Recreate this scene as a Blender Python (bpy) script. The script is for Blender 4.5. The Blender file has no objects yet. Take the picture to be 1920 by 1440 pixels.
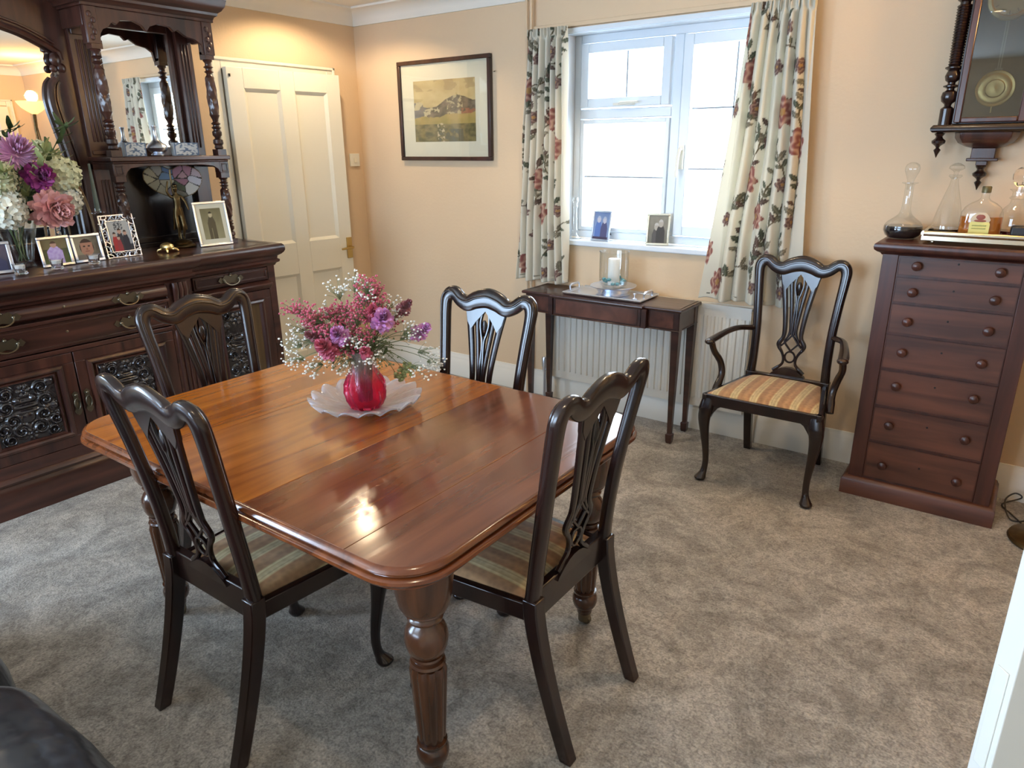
import bpy, bmesh, math, random
import numpy as np
from mathutils import Vector, Matrix, noise as mnoise
PI = math.pi
sc = bpy.context.scene
COL = sc.collection

# ------------------------------------------------------------------ camera
F_PX, PITCH, YAW, ROLL, CAM_H = 1315.06, 0.326153, 0.625760, -0.009057, 1.52
Fv = Vector((-math.sin(YAW)*math.cos(PITCH), math.cos(YAW)*math.cos(PITCH), -math.sin(PITCH)))
R0 = Vector((math.cos(YAW), math.sin(YAW), 0)); U0 = R0.cross(Fv)
Rv = R0*math.cos(ROLL)+U0*math.sin(ROLL); Uv = -R0*math.sin(ROLL)+U0*math.cos(ROLL)
cd = bpy.data.cameras.new('camera'); cam = bpy.data.objects.new('camera', cd); COL.objects.link(cam)
cam.matrix_world = Matrix(((Rv.x, Uv.x, -Fv.x, 0), (Rv.y, Uv.y, -Fv.y, 0), (Rv.z, Uv.z, -Fv.z, CAM_H), (0, 0, 0, 1)))
cd.sensor_width = 36; cd.lens = F_PX/1920*36; cd.clip_start = 0.05
sc.camera = cam
# ------------------------------------------------------------------ view, world, daylight
sc.view_settings.view_transform = 'Standard'; sc.view_settings.look = 'None'
sc.view_settings.gamma = 1; sc.view_settings.use_curve_mapping = False
sc.view_settings.exposure = 0.40
w = bpy.data.worlds.new('daylight_sky'); sc.world = w; w.use_nodes = True
bg = w.node_tree.nodes['Background']; bg.inputs[0].default_value = (0.80, 0.92, 1.0, 1); bg.inputs[1].default_value = 3.6
sun_d = bpy.data.lights.new('sun', 'SUN'); sun_d.energy = 2.0; sun_d.angle = 0.01; sun_d.color = (1, .88, .7)
sun = bpy.data.objects.new('sun', sun_d); COL.objects.link(sun)
sun.rotation_euler = Vector((-0.55, 1.0, -0.75)).to_track_quat('-Z', 'Y').to_euler()
def area(name, loc, d, sx, sy, power, col, portal=False):
    l = bpy.data.lights.new(name, 'AREA'); l.shape = 'RECTANGLE'; l.size = sx; l.size_y = sy; l.energy = power; l.color = col
    if portal: l.cycles.is_portal = True
    o = bpy.data.objects.new(name, l); COL.objects.link(o); o.location = loc
    o.rotation_euler = Vector(d).to_track_quat('-Z', 'Y').to_euler()
    return o
# sky light coming in at each window opening
area('daylight_at_back_window', (-1.6, 3.90, 1.55), (0, -1, -.12), 1.3, 1.1, 36, (.72, .86, 1.0))
area('daylight_at_rear_window', (-2.2, -2.98, 1.45), (0, 1, -.1), 2.4, 1.6, 118, (.47, .69, 1.0))
area('daylight_at_side_window', (-4.2, -1.4, 1.4), (1, .25, -.1), 1.5, 1.5, 125, (.48, .70, 1.0))

WX0, WX1 = -3.88, 1.35      # side walls
WY0, WY1 = -2.80, 3.60      # rear, back
CZ = 2.38

# ------------------------------------------------------------------ materials
def nm(name):
    m = bpy.data.materials.new(name); m.use_nodes = True
    return m, m.node_tree, m.node_tree.nodes['Principled BSDF']
def L(t, a, b): t.links.new(a, b)
def simple(name, col, rough=.5, metal=0, coat=0, bump=0, bscale=80, var=0, vscale=8, spec=.5, sheen=0):
    m, t, p = nm(name)
    p.inputs['Base Color'].default_value = (*col, 1); p.inputs['Roughness'].default_value = rough
    p.inputs['Metallic'].default_value = metal; p.inputs['Coat Weight'].default_value = coat
    p.inputs['Specular IOR Level'].default_value = spec; p.inputs['Sheen Weight'].default_value = sheen
    if bump or var:
        tc = t.nodes.new('ShaderNodeTexCoord')
    if bump:
        n = t.nodes.new('ShaderNodeTexNoise'); n.inputs['Scale'].default_value = bscale; n.inputs['Detail'].default_value = 3
        L(t, tc.outputs['Object'], n.inputs['Vector'])
        b = t.nodes.new('ShaderNodeBump'); b.inputs['Strength'].default_value = bump; b.inputs['Distance'].default_value = .01
        L(t, n.outputs[0], b.inputs['Height']); L(t, b.outputs[0], p.inputs['Normal'])
    if var:
        n = t.nodes.new('ShaderNodeTexNoise'); n.inputs['Scale'].default_value = vscale; n.inputs['Detail'].default_value = 4
        L(t, tc.outputs['Object'], n.inputs['Vector'])
        r = t.nodes.new('ShaderNodeValToRGB')
        r.color_ramp.elements[0].position = .3; r.color_ramp.elements[1].position = .7
        r.color_ramp.elements[0].color = (*[c*(1-var) for c in col], 1); r.color_ramp.elements[1].color = (*[min(1, c*(1+var)) for c in col], 1)
        L(t, n.outputs[0], r.inputs[0]); L(t, r.outputs[0], p.inputs['Base Color'])
    return m
def wood(name, dark, light, rough=.25, axis=2, scale=5, stretch=12, coat=.3, spec=.5, bump=.05):
    m, t, p = nm(name)
    tc = t.nodes.new('ShaderNodeTexCoord'); mp = t.nodes.new('ShaderNodeMapping')
    s = [scale*stretch/3]*3; s[axis] = scale/3
    mp.inputs['Scale'].default_value = s
    L(t, tc.outputs['Object'], mp.inputs[0])
    n = t.nodes.new('ShaderNodeTexNoise'); n.inputs['Scale'].default_value = 1; n.inputs['Detail'].default_value = 8; n.inputs['Distortion'].default_value = .6
    L(t, mp.outputs[0], n.inputs['Vector'])
    n2 = t.nodes.new('ShaderNodeTexNoise'); n2.inputs['Scale'].default_value = 3; n2.inputs['Detail'].default_value = 2
    L(t, tc.outputs['Object'], n2.inputs['Vector'])
    mx = t.nodes.new('ShaderNodeMath'); mx.operation = 'MULTIPLY_ADD'; mx.inputs[1].default_value = .35
    L(t, n2.outputs[0], mx.inputs[0])
    sub = t.nodes.new('ShaderNodeMath'); sub.operation = 'SUBTRACT'; sub.inputs[1].default_value = .17
    L(t, n.outputs[0], sub.inputs[0]); L(t, sub.outputs[0], mx.inputs[2])
    r = t.nodes.new('ShaderNodeValToRGB'); r.color_ramp.elements[0].position = .32; r.color_ramp.elements[1].position = .68
    r.color_ramp.elements[0].color = (*dark, 1); r.color_ramp.elements[1].color = (*light, 1)
    L(t, mx.outputs[0], r.inputs[0]); L(t, r.outputs[0], p.inputs['Base Color'])
    p.inputs['Roughness'].default_value = rough; p.inputs['Coat Weight'].default_value = coat; p.inputs['Coat Roughness'].default_value = .15
    p.inputs['Specular IOR Level'].default_value = spec
    b = t.nodes.new('ShaderNodeBump'); b.inputs['Strength'].default_value = bump; b.inputs['Distance'].default_value = .01
    L(t, n.outputs[0], b.inputs['Height']); L(t, b.outputs[0], p.inputs['Normal'])
    return m
def glass(name, col=(1, 1, 1), rough=0.0, ior=1.45):
    m, t, p = nm(name)
    p.inputs['Base Color'].default_value = (*col, 1); p.inputs['Roughness'].default_value = rough
    p.inputs['Transmission Weight'].default_value = 1; p.inputs['IOR'].default_value = ior
    return m
def pane(name, refl=.05, tint=(1, 1, 1)):
    m, t, p = nm(name); t.nodes.remove(p)
    out = t.nodes['Material Output']
    tr = t.nodes.new('ShaderNodeBsdfTransparent'); tr.inputs[0].default_value = (*tint, 1)
    gl = t.nodes.new('ShaderNodeBsdfGlossy'); gl.inputs['Roughness'].default_value = .02
    fr = t.nodes.new('ShaderNodeLayerWeight'); fr.inputs[0].default_value = .5
    pw_ = t.nodes.new('ShaderNodeMath'); pw_.operation = 'POWER'; pw_.inputs[1].default_value = 3.0
    L(t, fr.outputs['Facing'], pw_.inputs[0])
    mu = t.nodes.new('ShaderNodeMath'); mu.operation = 'MULTIPLY_ADD'; mu.inputs[1].default_value = .8; mu.inputs[2].default_value = refl
    L(t, pw_.outputs[0], mu.inputs[0])
    mx = t.nodes.new('ShaderNodeMixShader'); L(t, mu.outputs[0], mx.inputs[0]); L(t, tr.outputs[0], mx.inputs[1]); L(t, gl.outputs[0], mx.inputs[2])
    L(t, mx.outputs[0], out.inputs['Surface'])
    return m
def vcol(name, rough=.7, spec=.3, trans=0, bump=0):
    m, t, p = nm(name)
    a = t.nodes.new('ShaderNodeAttribute'); a.attribute_name = 'Col'
    L(t, a.outputs['Color'], p.inputs['Base Color']); p.inputs['Roughness'].default_value = rough
    p.inputs['Specular IOR Level'].default_value = spec
    if trans:
        tl = t.nodes.new('ShaderNodeBsdfTranslucent'); L(t, a.outputs['Color'], tl.inputs[0])
        mx = t.nodes.new('ShaderNodeMixShader'); mx.inputs[0].default_value = trans
        L(t, p.outputs[0], mx.inputs[1]); L(t, tl.outputs[0], mx.inputs[2]); L(t, mx.outputs[0], t.nodes['Material Output'].inputs['Surface'])
    return m
def emit(name, col, s):
    m, t, p = nm(name)
    p.inputs['Base Color'].default_value = (*col, 1); p.inputs['Emission Color'].default_value = (*col, 1); p.inputs['Emission Strength'].default_value = s
    return m

M = {}
M['wall'] = simple('peach_wall_paint', (.69, .52, .345), .75, bump=.12, bscale=60, var=.015, vscale=2)
M['ceil'] = simple('white_ceiling_paint', (.80, .77, .70), .8)
M['white'] = simple('white_gloss_paint', (.78, .74, .62), .35, bump=.03, bscale=20)
M['skirt'] = simple('white_skirting_paint', (.74, .72, .66), .4)
M['upvc'] = simple('white_window_plastic', (.72, .78, .84), .3)
M['rad'] = simple('white_radiator_enamel', (.72, .70, .64), .35)
M['side'] = wood('dark_mahogany_sideboard', (.022, .007, .005), (.085, .028, .018), .3, axis=0, coat=.35)
M['sidev'] = wood('dark_mahogany_upright', (.022, .007, .005), (.085, .028, .018), .3, axis=2, coat=.35)
M['olive'] = wood('faded_olive_mahogany', (.07, .04, .015), (.13, .075, .028), .35, axis=2)
M['carve'] = wood('black_glossy_carving', (.008, .006, .007), (.022, .015, .016), .2, axis=2, coat=.6)
M['chair'] = wood('ebonised_mahogany', (.008, .0035, .003), (.022, .008, .006), .25, axis=2, coat=.35)
M['chest'] = wood('red_mahogany_chest', (.055, .018, .011), (.140, .048, .027), .4, axis=0, coat=.1)
M['chestd'] = wood('darker_red_mahogany', (.035, .010, .007), (.085, .025, .016), .35, axis=2, coat=.15)
M['console'] = wood('inlaid_dark_mahogany', (.020, .008, .006), (.060, .021, .015), .28, axis=0, coat=.35)
M['flame'] = wood('flame_mahogany_veneer', (.03, .010, .007), (.15, .055, .035), .28, axis=1, scale=12, stretch=2, coat=.35)
M['leg'] = wood('turned_mahogany_leg', (.030, .011, .006), (.105, .040, .018), .25, axis=2, coat=.4)
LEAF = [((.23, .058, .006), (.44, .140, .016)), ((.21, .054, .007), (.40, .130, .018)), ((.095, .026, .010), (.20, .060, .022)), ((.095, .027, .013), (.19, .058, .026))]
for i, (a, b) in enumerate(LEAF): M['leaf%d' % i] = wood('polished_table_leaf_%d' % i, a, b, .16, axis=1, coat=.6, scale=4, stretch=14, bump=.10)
M['edge'] = wood('table_edge_mahogany', (.070, .018, .006), (.19, .052, .014), .2, axis=1, coat=.5)
M['brass'] = simple('aged_brass', (.55, .38, .14), .35, 1)
M['gold'] = simple('polished_gold', (.95, .74, .34), .36, 1)
M['dbrass'] = simple('dark_antique_brass', (.20, .17, .12), .35, 1)
M['bronze'] = simple('green_brown_bronze', (.16, .11, .05), .35, 1, var=.3, vscale=30)
M['silver'] = simple('polished_silver', (.74, .80, .92), .28, 1)
M['silverp'] = simple('silver_plate_yellowed', (.80, .74, .60), .18, 1)
M['mirror'] = simple('mirror_glass', (.92, .93, .92), .01, 1)
M['leather'] = simple('black_leather', (.020, .022, .028), .22, bump=.35, bscale=12, spec=.7)
M['pane'] = pane('window_pane_glass', .05)
M['pglass'] = pane('picture_glass', .06)
M['cglass'] = pane('clock_door_glass', .12, (.62, .62, .60))
M['glass'] = glass('clear_glass')
M['gthin'] = pane('thin_clear_glass', .07, (.97, .98, .98))
M['white_paper'] = simple('cream_mount_card', (.68, .66, .52), .7)
M['picframe'] = wood('dark_picture_frame', (.02, .007, .004), (.06, .02, .012), .3)
M['wax'] = simple('white_candle_wax', (.85, .85, .82), .5)
M['gcandle'] = simple('grey_green_candle', (.16, .20, .17), .5)
M['stem'] = simple('dull_green_stem', (.12, .15, .06), .6)
M['green'] = simple('dark_green_leaf', (.06, .10, .035), .5, var=.3, vscale=20)
M['pgreen'] = simple('pale_green_leaf', (.30, .33, .13), .5, var=.2, vscale=20)
M['black'] = simple('black_gap', (.006, .005, .005), .6)
M['plastic_w'] = simple('white_plastic', (.75, .73, .65), .4)
M['cord'] = simple('dark_flex', (.03, .025, .02), .5)

# carpet: cut pile with brushed patches
def carpet():
    m, t, p = nm('beige_grey_carpet')
    tc = t.nodes.new('ShaderNodeTexCoord')
    a = t.nodes.new('ShaderNodeTexNoise'); a.inputs['Scale'].default_value = 4.2; a.inputs['Detail'].default_value = 6; a.inputs['Distortion'].default_value = 1.6; a.inputs['Roughness'].default_value = .62
    f = t.nodes.new('ShaderNodeTexNoise'); f.inputs['Scale'].default_value = 150; f.inputs['Detail'].default_value = 3
    v = t.nodes.new('ShaderNodeTexNoise'); v.inputs['Scale'].default_value = 55; v.inputs['Detail'].default_value = 4; v.inputs['Distortion'].default_value = 1
    for n in (a, f, v): L(t, tc.outputs['Object'], n.inputs['Vector'])
    r = t.nodes.new('ShaderNodeValToRGB'); r.color_ramp.elements[0].position = .38; r.color_ramp.elements[1].position = .60
    r.color_ramp.elements[0].color = (.235, .215, .190, 1); r.color_ramp.elements[1].color = (.40, .372, .335, 1)
    L(t, a.outputs[0], r.inputs[0])
    s = t.nodes.new('ShaderNodeMath'); s.operation = 'ADD'; L(t, f.outputs[0], s.inputs[0]); L(t, v.outputs[0], s.inputs[1])
    mr = t.nodes.new('ShaderNodeMapRange'); mr.inputs[1].default_value = .75; mr.inputs[2].default_value = 1.25; mr.inputs[3].default_value = .62; mr.inputs[4].default_value = 1.38
    L(t, s.outputs[0], mr.inputs[0])
    mx = t.nodes.new('ShaderNodeVectorMath'); mx.operation = 'SCALE'; L(t, r.outputs[0], mx.inputs[0]); L(t, mr.outputs[0], mx.inputs['Scale'])
    L(t, mx.outputs[0], p.inputs['Base Color']); p.inputs['Roughness'].default_value = .95; p.inputs['Specular IOR Level'].default_value = .1
    p.inputs['Sheen Weight'].default_value = .25
    b = t.nodes.new('ShaderNodeBump'); b.inputs['Strength'].default_value = .6; b.inputs['Distance'].default_value = .012
    L(t, s.outputs[0], b.inputs['Height']); L(t, b.outputs[0], p.inputs['Normal'])
    return m
M['carpet'] = carpet()
# striped seat cloth (stripes run front to back)
def stripes():
    m, t, p = nm('gold_striped_seat_cloth')
    tc = t.nodes.new('ShaderNodeTexCoord'); sx = t.nodes.new('ShaderNodeSeparateXYZ'); L(t, tc.outputs['Object'], sx.inputs[0])
    mu = t.nodes.new('ShaderNodeMath'); mu.operation = 'MULTIPLY'; mu.inputs[1].default_value = 11.5; L(t, sx.outputs[0], mu.inputs[0])
    fr = t.nodes.new('ShaderNodeMath'); fr.operation = 'FRACT'; L(t, mu.outputs[0], fr.inputs[0])
    r = t.nodes.new('ShaderNodeValToRGB'); r.color_ramp.interpolation = 'LINEAR'; e = r.color_ramp.elements
    stops = [(0, (.30, .16, .075)), (.18, (.34, .19, .09)), (.22, (.50, .40, .20)), (.27, (.56, .46, .26)), (.31, (.40, .30, .15)), (.44, (.52, .42, .24)), (.48, (.40, .30, .15)), (.53, (.56, .46, .26)), (.58, (.50, .36, .18)), (.62, (.36, .18, .08)), (.85, (.42, .24, .11)), (1, (.30, .16, .075))]
    e[0].position = 0; e[0].color = (*stops[0][1], 1); e[1].position = 1; e[1].color = (*stops[-1][1], 1)
    for q, c in stops[1:-1]:
        x = e.new(q); x.color = (*c, 1)
    L(t, fr.outputs[0], r.inputs[0])
    n = t.nodes.new('ShaderNodeTexVoronoi'); n.inputs['Scale'].default_value = 60; L(t, tc.outputs['Object'], n.inputs['Vector'])
    mr = t.nodes.new('ShaderNodeMapRange'); mr.inputs[2].default_value = .8; mr.inputs[3].default_value = .78; mr.inputs[4].default_value = 1.15
    L(t, n.outputs['Distance'], mr.inputs[0])
    mx = t.nodes.new('ShaderNodeVectorMath'); mx.operation = 'SCALE'; L(t, r.outputs[0], mx.inputs[0]); L(t, mr.outputs[0], mx.inputs['Scale'])
    L(t, mx.outputs[0], p.inputs['Base Color']); p.inputs['Roughness'].default_value = .7; p.inputs['Sheen Weight'].default_value = .2
    return m
M['seat'] = stripes()
M['curtain'] = vcol('floral_curtain_cloth', .85, .1, trans=.28)
M['photo'] = vcol('printed_picture', .45, .3)

# ------------------------------------------------------------------ mesh helpers
def new(): return bmesh.new()
def xf(vs, m):
    for v in vs: v.co = m @ v.co
def box(bm, x0, x1, y0, y1, z0, z1, m=None):
    vs = [bm.verts.new((x, y, z)) for x in (x0, x1) for y in (y0, y1) for z in (z0, z1)]
    for f in ((0, 1, 3, 2), (4, 6, 7, 5), (0, 4, 5, 1), (2, 3, 7, 6), (0, 2, 6, 4), (1, 5, 7, 3)): bm.faces.new([vs[i] for i in f])
    if m is not None: xf(vs, m)
    return vs
def loft(bm, rings, cap=True, close=True):
    rs = [[bm.verts.new(p) for p in r] for r in rings]
    n = len(rs[0])
    for a, b in zip(rs, rs[1:]):
        for i in range(n if close else n-1):
            j = (i+1) % n; bm.faces.new((a[i], a[j], b[j], b[i]))
    if cap: bm.faces.new(list(reversed(rs[0]))); bm.faces.new(rs[-1])
    return rs
def lathe(bm, prof, o=(0, 0, 0), seg=24, fn=None, cap=True, m=None):
    """prof: list of (r, z); fn(r, z, a) -> r"""
    rings = []
    for r, z in prof:
        ring = []
        for i in range(seg):
            a = 2*PI*i/seg; rr = fn(r, z, a) if fn else r
            q = Vector((rr*math.cos(a), rr*math.sin(a), z))
            if m is not None: q = m @ q
            ring.append(q+Vector(o))
        rings.append(ring)
    loft(bm, rings, cap)
def ring_frame(pts):
    """parallel frames along a 3D polyline"""
    pts = [Vector(p) for p in pts]; fr = []; up = None
    for i, p in enumerate(pts):
        t = (pts[min(i+1, len(pts)-1)]-pts[max(i-1, 0)]).normalized()
        if up is None:
            up = Vector((0, 0, 1)) if abs(t.z) < .9 else Vector((1, 0, 0))
        n = (up - t*up.dot(t)).normalized(); up = n
        fr.append((p, t, n, t.cross(n)))
    return fr
def tube(bm, pts, rad, seg=8, cap=True, flat=1.0):
    if not isinstance(rad, (list, tuple)): rad = [rad]*len(pts)
    rings = []
    for (p, t, n, b), r in zip(ring_frame(pts), rad):
        rings.append([p+n*(r*math.cos(2*PI*k/seg))+b*(r*flat*math.sin(2*PI*k/seg)) for k in range(seg)])
    loft(bm, rings, cap)
def catmull(pts, n=6):
    P = [np.array(p, float) for p in pts]; out = []
    for i in range(len(P)-1):
        a = P[i-1] if i else 2*P[0]-P[1]; b, c = P[i], P[i+1]; d = P[i+2] if i+2 < len(P) else 2*P[-1]-P[-2]
        for k in range(n):
            t = k/n
            out.append(.5*((2*b)+(-a+c)*t+(2*a-5*b+4*c-d)*t*t+(-a+3*b-3*c+d)*t**3))
    out.append(P[-1]); return out
def ball(bm, c, r, sz=(1, 1, 1), u=10, v=7, m=None):
    rings = []
    for j in range(1, v):
        ph = PI*j/v
        rings.append([Vector((r*sz[0]*math.sin(ph)*math.cos(2*PI*i/u), r*sz[1]*math.sin(ph)*math.sin(2*PI*i/u), -r*sz[2]*math.cos(ph))) for i in range(u)])
    if m is not None: rings = [[m @ q for q in r_] for r_ in rings]
    c = Vector(c); loft(bm, [[q+c for q in r_] for r_ in rings])
def prism(bm, poly, d0, d1, f):
    """poly list of (u, v); f(u, v, d) -> xyz"""
    n = len(poly)
    a = [bm.verts.new(f(u, v, d0)) for u, v in poly]; b = [bm.verts.new(f(u, v, d1)) for u, v in poly]
    fa = bm.faces.new(a); fb = bm.faces.new(list(reversed(b)))
    for i in range(n): bm.faces.new((a[i], b[i], b[(i+1) % n], a[(i+1) % n]))
    return fa, fb
def sweep2(bm, pts, t, f, sub=5, n=10, p=3.2):
    """ribbon following 2D pts (u, v, width), thickness t, rounded section; f(u, v, d) -> xyz"""
    c = catmull(pts, sub); rings = []
    for i, q in enumerate(c):
        a = c[max(i-1, 0)]; b = c[min(i+1, len(c)-1)]
        tx, ty = b[0]-a[0], b[1]-a[1]; l = math.hypot(tx, ty) or 1; nx, ny = -ty/l, tx/l
        ring = []
        for k in range(n):
            th = 2*PI*(k+.5)/n; cs, sn = math.cos(th), math.sin(th)
            s = math.copysign(abs(cs)**(2/p), cs)*q[2]/2; d = math.copysign(abs(sn)**(2/p), sn)*t/2
            ring.append(f(q[0]+nx*s, q[1]+ny*s, d))
        rings.append(ring)
    loft(bm, rings)
def grid(bm, nu, nv, f):
    vs = [[bm.verts.new(f(i/(nu-1), j/(nv-1))) for j in range(nv)] for i in range(nu)]
    for i in range(nu-1):
        for j in range(nv-1): bm.faces.new((vs[i][j], vs[i+1][j], vs[i+1][j+1], vs[i][j+1]))
    return vs
def obj(name, bm, mat, parent=None, smooth=True, bevel=0, loc=None, mod=None, seg=2):
    bmesh.ops.recalc_face_normals(bm, faces=bm.faces)
    me = bpy.data.meshes.new(name); bm.to_mesh(me); bm.free()
    me.materials.append(M[mat] if isinstance(mat, str) else mat)
    if smooth:
        for p_ in me.polygons: p_.use_smooth = True
        me.set_sharp_from_angle(angle=math.radians(40))
    o = bpy.data.objects.new(name, me); COL.objects.link(o)
    if parent is not None: o.parent = parent
    if loc: o.location = loc
    if bevel:
        b = o.modifiers.new('bevel', 'BEVEL'); b.width = bevel; b.segments = seg; b.limit_method = 'ANGLE'; b.angle_limit = math.radians(50)
    return o
def thing(name, label, cat, loc=(0, 0, 0), rz=0, group=None):
    o = bpy.data.objects.new(name, None); COL.objects.link(o); o.empty_display_size = .05
    o.location = loc; o.rotation_euler = (0, 0, rz); o['label'] = label; o['category'] = cat
    if group: o['group'] = group
    return o
def tag(o, label, cat, group=None, kind=None):
    o['label'] = label; o['category'] = cat
    if group: o['group'] = group
    if kind: o['kind'] = kind
    return o
def struct(name, bm, mat, parent=None, **k):
    o = obj(name, bm, mat, parent, **k)
    if parent is None: o['kind'] = 'structure'
    return o
def dup(root, loc, rz, label, group=None, name=None):
    r = root.copy(); COL.objects.link(r); r.location = loc; r.rotation_euler = (0, 0, rz); r['label'] = label
    if group: r['group'] = group
    def rec(a, b):
        for ch in [c for c in bpy.data.objects if c.parent is a]:
            c2 = ch.copy(); COL.objects.link(c2); c2.parent = b; rec(ch, c2)
    rec(root, r)
    return r
def paint(o, fn):
    """per-vertex object colour; fn(co) -> rgb (linear)"""
    me = o.data; ca = me.color_attributes.new('Col', 'FLOAT_COLOR', 'POINT')
    for i, v in enumerate(me.vertices):
        c = fn(v.co); ca.data[i].color = (c[0], c[1], c[2], 1)
def lin(r, g, b): return tuple(((c/255+.055)/1.055)**2.4 if c > 10 else c/255/12.92 for c in (r, g, b))
def mixc(a, b, t): t = max(0, min(1, t)); return tuple(x+(y-x)*t for x, y in zip(a, b))

# ================================================================== ROOM SHELL
b = new(); box(b, WX0-.5, WX1+.3, WY0-.3, WY1+.1, -.06, 0); struct('floor', b, 'carpet', smooth=False)
b = new(); box(b, WX0-.3, WX1+.3, WY0-.3, WY1+.3, CZ, CZ+.08); struct('ceiling', b, 'ceil', smooth=False)
OX0, OX1, OZ0, OZ1 = -2.22, -0.98, 1.0, 2.10   # back window opening
T = .30
b = new()
box(b, WX0-T, OX0, WY1, WY1+T, 0, CZ); box(b, OX1, WX1+T, WY1, WY1+T, 0, CZ)
box(b, OX0, OX1, WY1, WY1+T, 0, OZ0-.03); box(b, OX0, OX1, WY1, WY1+T, OZ1, CZ)
struct('wall_back', b, 'wall', smooth=False)
# left wall with a doorway (2.60..3.38) and a side window out of frame
DY0, DY1, DZ = 2.56, 3.345, 1.965
b = new()
box(b, WX0-T, WX0, DY1, WY1, 0, CZ); box(b, WX0-T, WX0, DY0, DY1, DZ, CZ); box(b, WX0-T, WX0, -.6, DY0, 0, CZ)
box(b, WX0-T, WX0, -2.1, -.6, 0, .7); box(b, WX0-T, WX0, -2.1, -.6, 2.1, CZ); box(b, WX0-T, WX0, WY0-T, -2.1, 0, CZ)
struct('wall_left', b, 'wall', smooth=False)
b = new(); box(b, WX1, WX1+T, WY0-T, WY1+T, 0, CZ); struct('wall_right', b, 'wall', smooth=False)
b = new()
box(b, WX0-T, -3.4, WY0-T, WY0, 0, CZ); box(b, -.95, WX1+T, WY0-T, WY0, 0, CZ); box(b, -3.4, -.95, WY0-T, WY0, 0, .6); box(b, -3.4, -.95, WY0-T, WY0, 2.15, CZ)
struct('wall_rear', b, 'wall', smooth=False)
b = new(); box(b, -4.7, WX0-T, DY0-.3, DY1+.5, 0, CZ); struct('wall_hallway', b, 'wall', smooth=False)
# coving: concave quarter section around the room
def coving(name, p0, p1, inward):
    b = new(); rings = []
    d = Vector(inward)
    for P in (p0, p1):
        P = Vector(P); ring = [P+Vector((0, 0, CZ))]
        ring.append(P+Vector((0, 0, 2.285))); ring.append(P+d*.012+Vector((0, 0, 2.285)))
        for k in range(9):
            a = PI/2*k/8; ring.append(P+d*(.10-.085*math.cos(a))+Vector((0, 0, 2.298+.068*math.sin(a))))
        ring.append(P+d*.112+Vector((0, 0, 2.368))); ring.append(P+d*.112+Vector((0, 0, CZ)))
        rings.append(ring)
    loft(b, rings); struct(name, b, 'ceil')
coving('trim_1', (WX0, WY1, 0), (WX1, WY1, 0), (0, -1, 0))
coving('trim_2', (WX0, WY0, 0), (WX0, WY1, 0), (1, 0, 0))
coving('trim_3', (WX1, WY0, 0), (WX1, WY1, 0), (-1, 0, 0))
# skirting boards
def skirting(name, p0, p1, inward):
    b = new(); rings = []; d = Vector(inward)
    prof = [(0, 0), (.02, 0), (.02, .115), (.016, .12), (.016, .128), (.010, .14), (.006, .15), (.005, .158), (0, .16)]
    for P in (p0, p1): rings.append([Vector(P)+d*x+Vector((0, 0, z)) for x, z in prof])
    loft(b, rings); struct(name, b, 'skirt')
skirting('baseboard_back', (WX0, WY1, 0), (WX1, WY1, 0), (0, -1, 0))
skirting('baseboard_left', (WX0, -2.8, 0), (WX0, DY0-.07, 0), (1, 0, 0))
skirting('baseboard_left_corner', (WX0, DY1+.07, 0), (WX0, WY1, 0), (1, 0, 0))
skirting('baseboard_right', (WX1, WY0, 0), (WX1, 2.5, 0), (-1, 0, 0))

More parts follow.
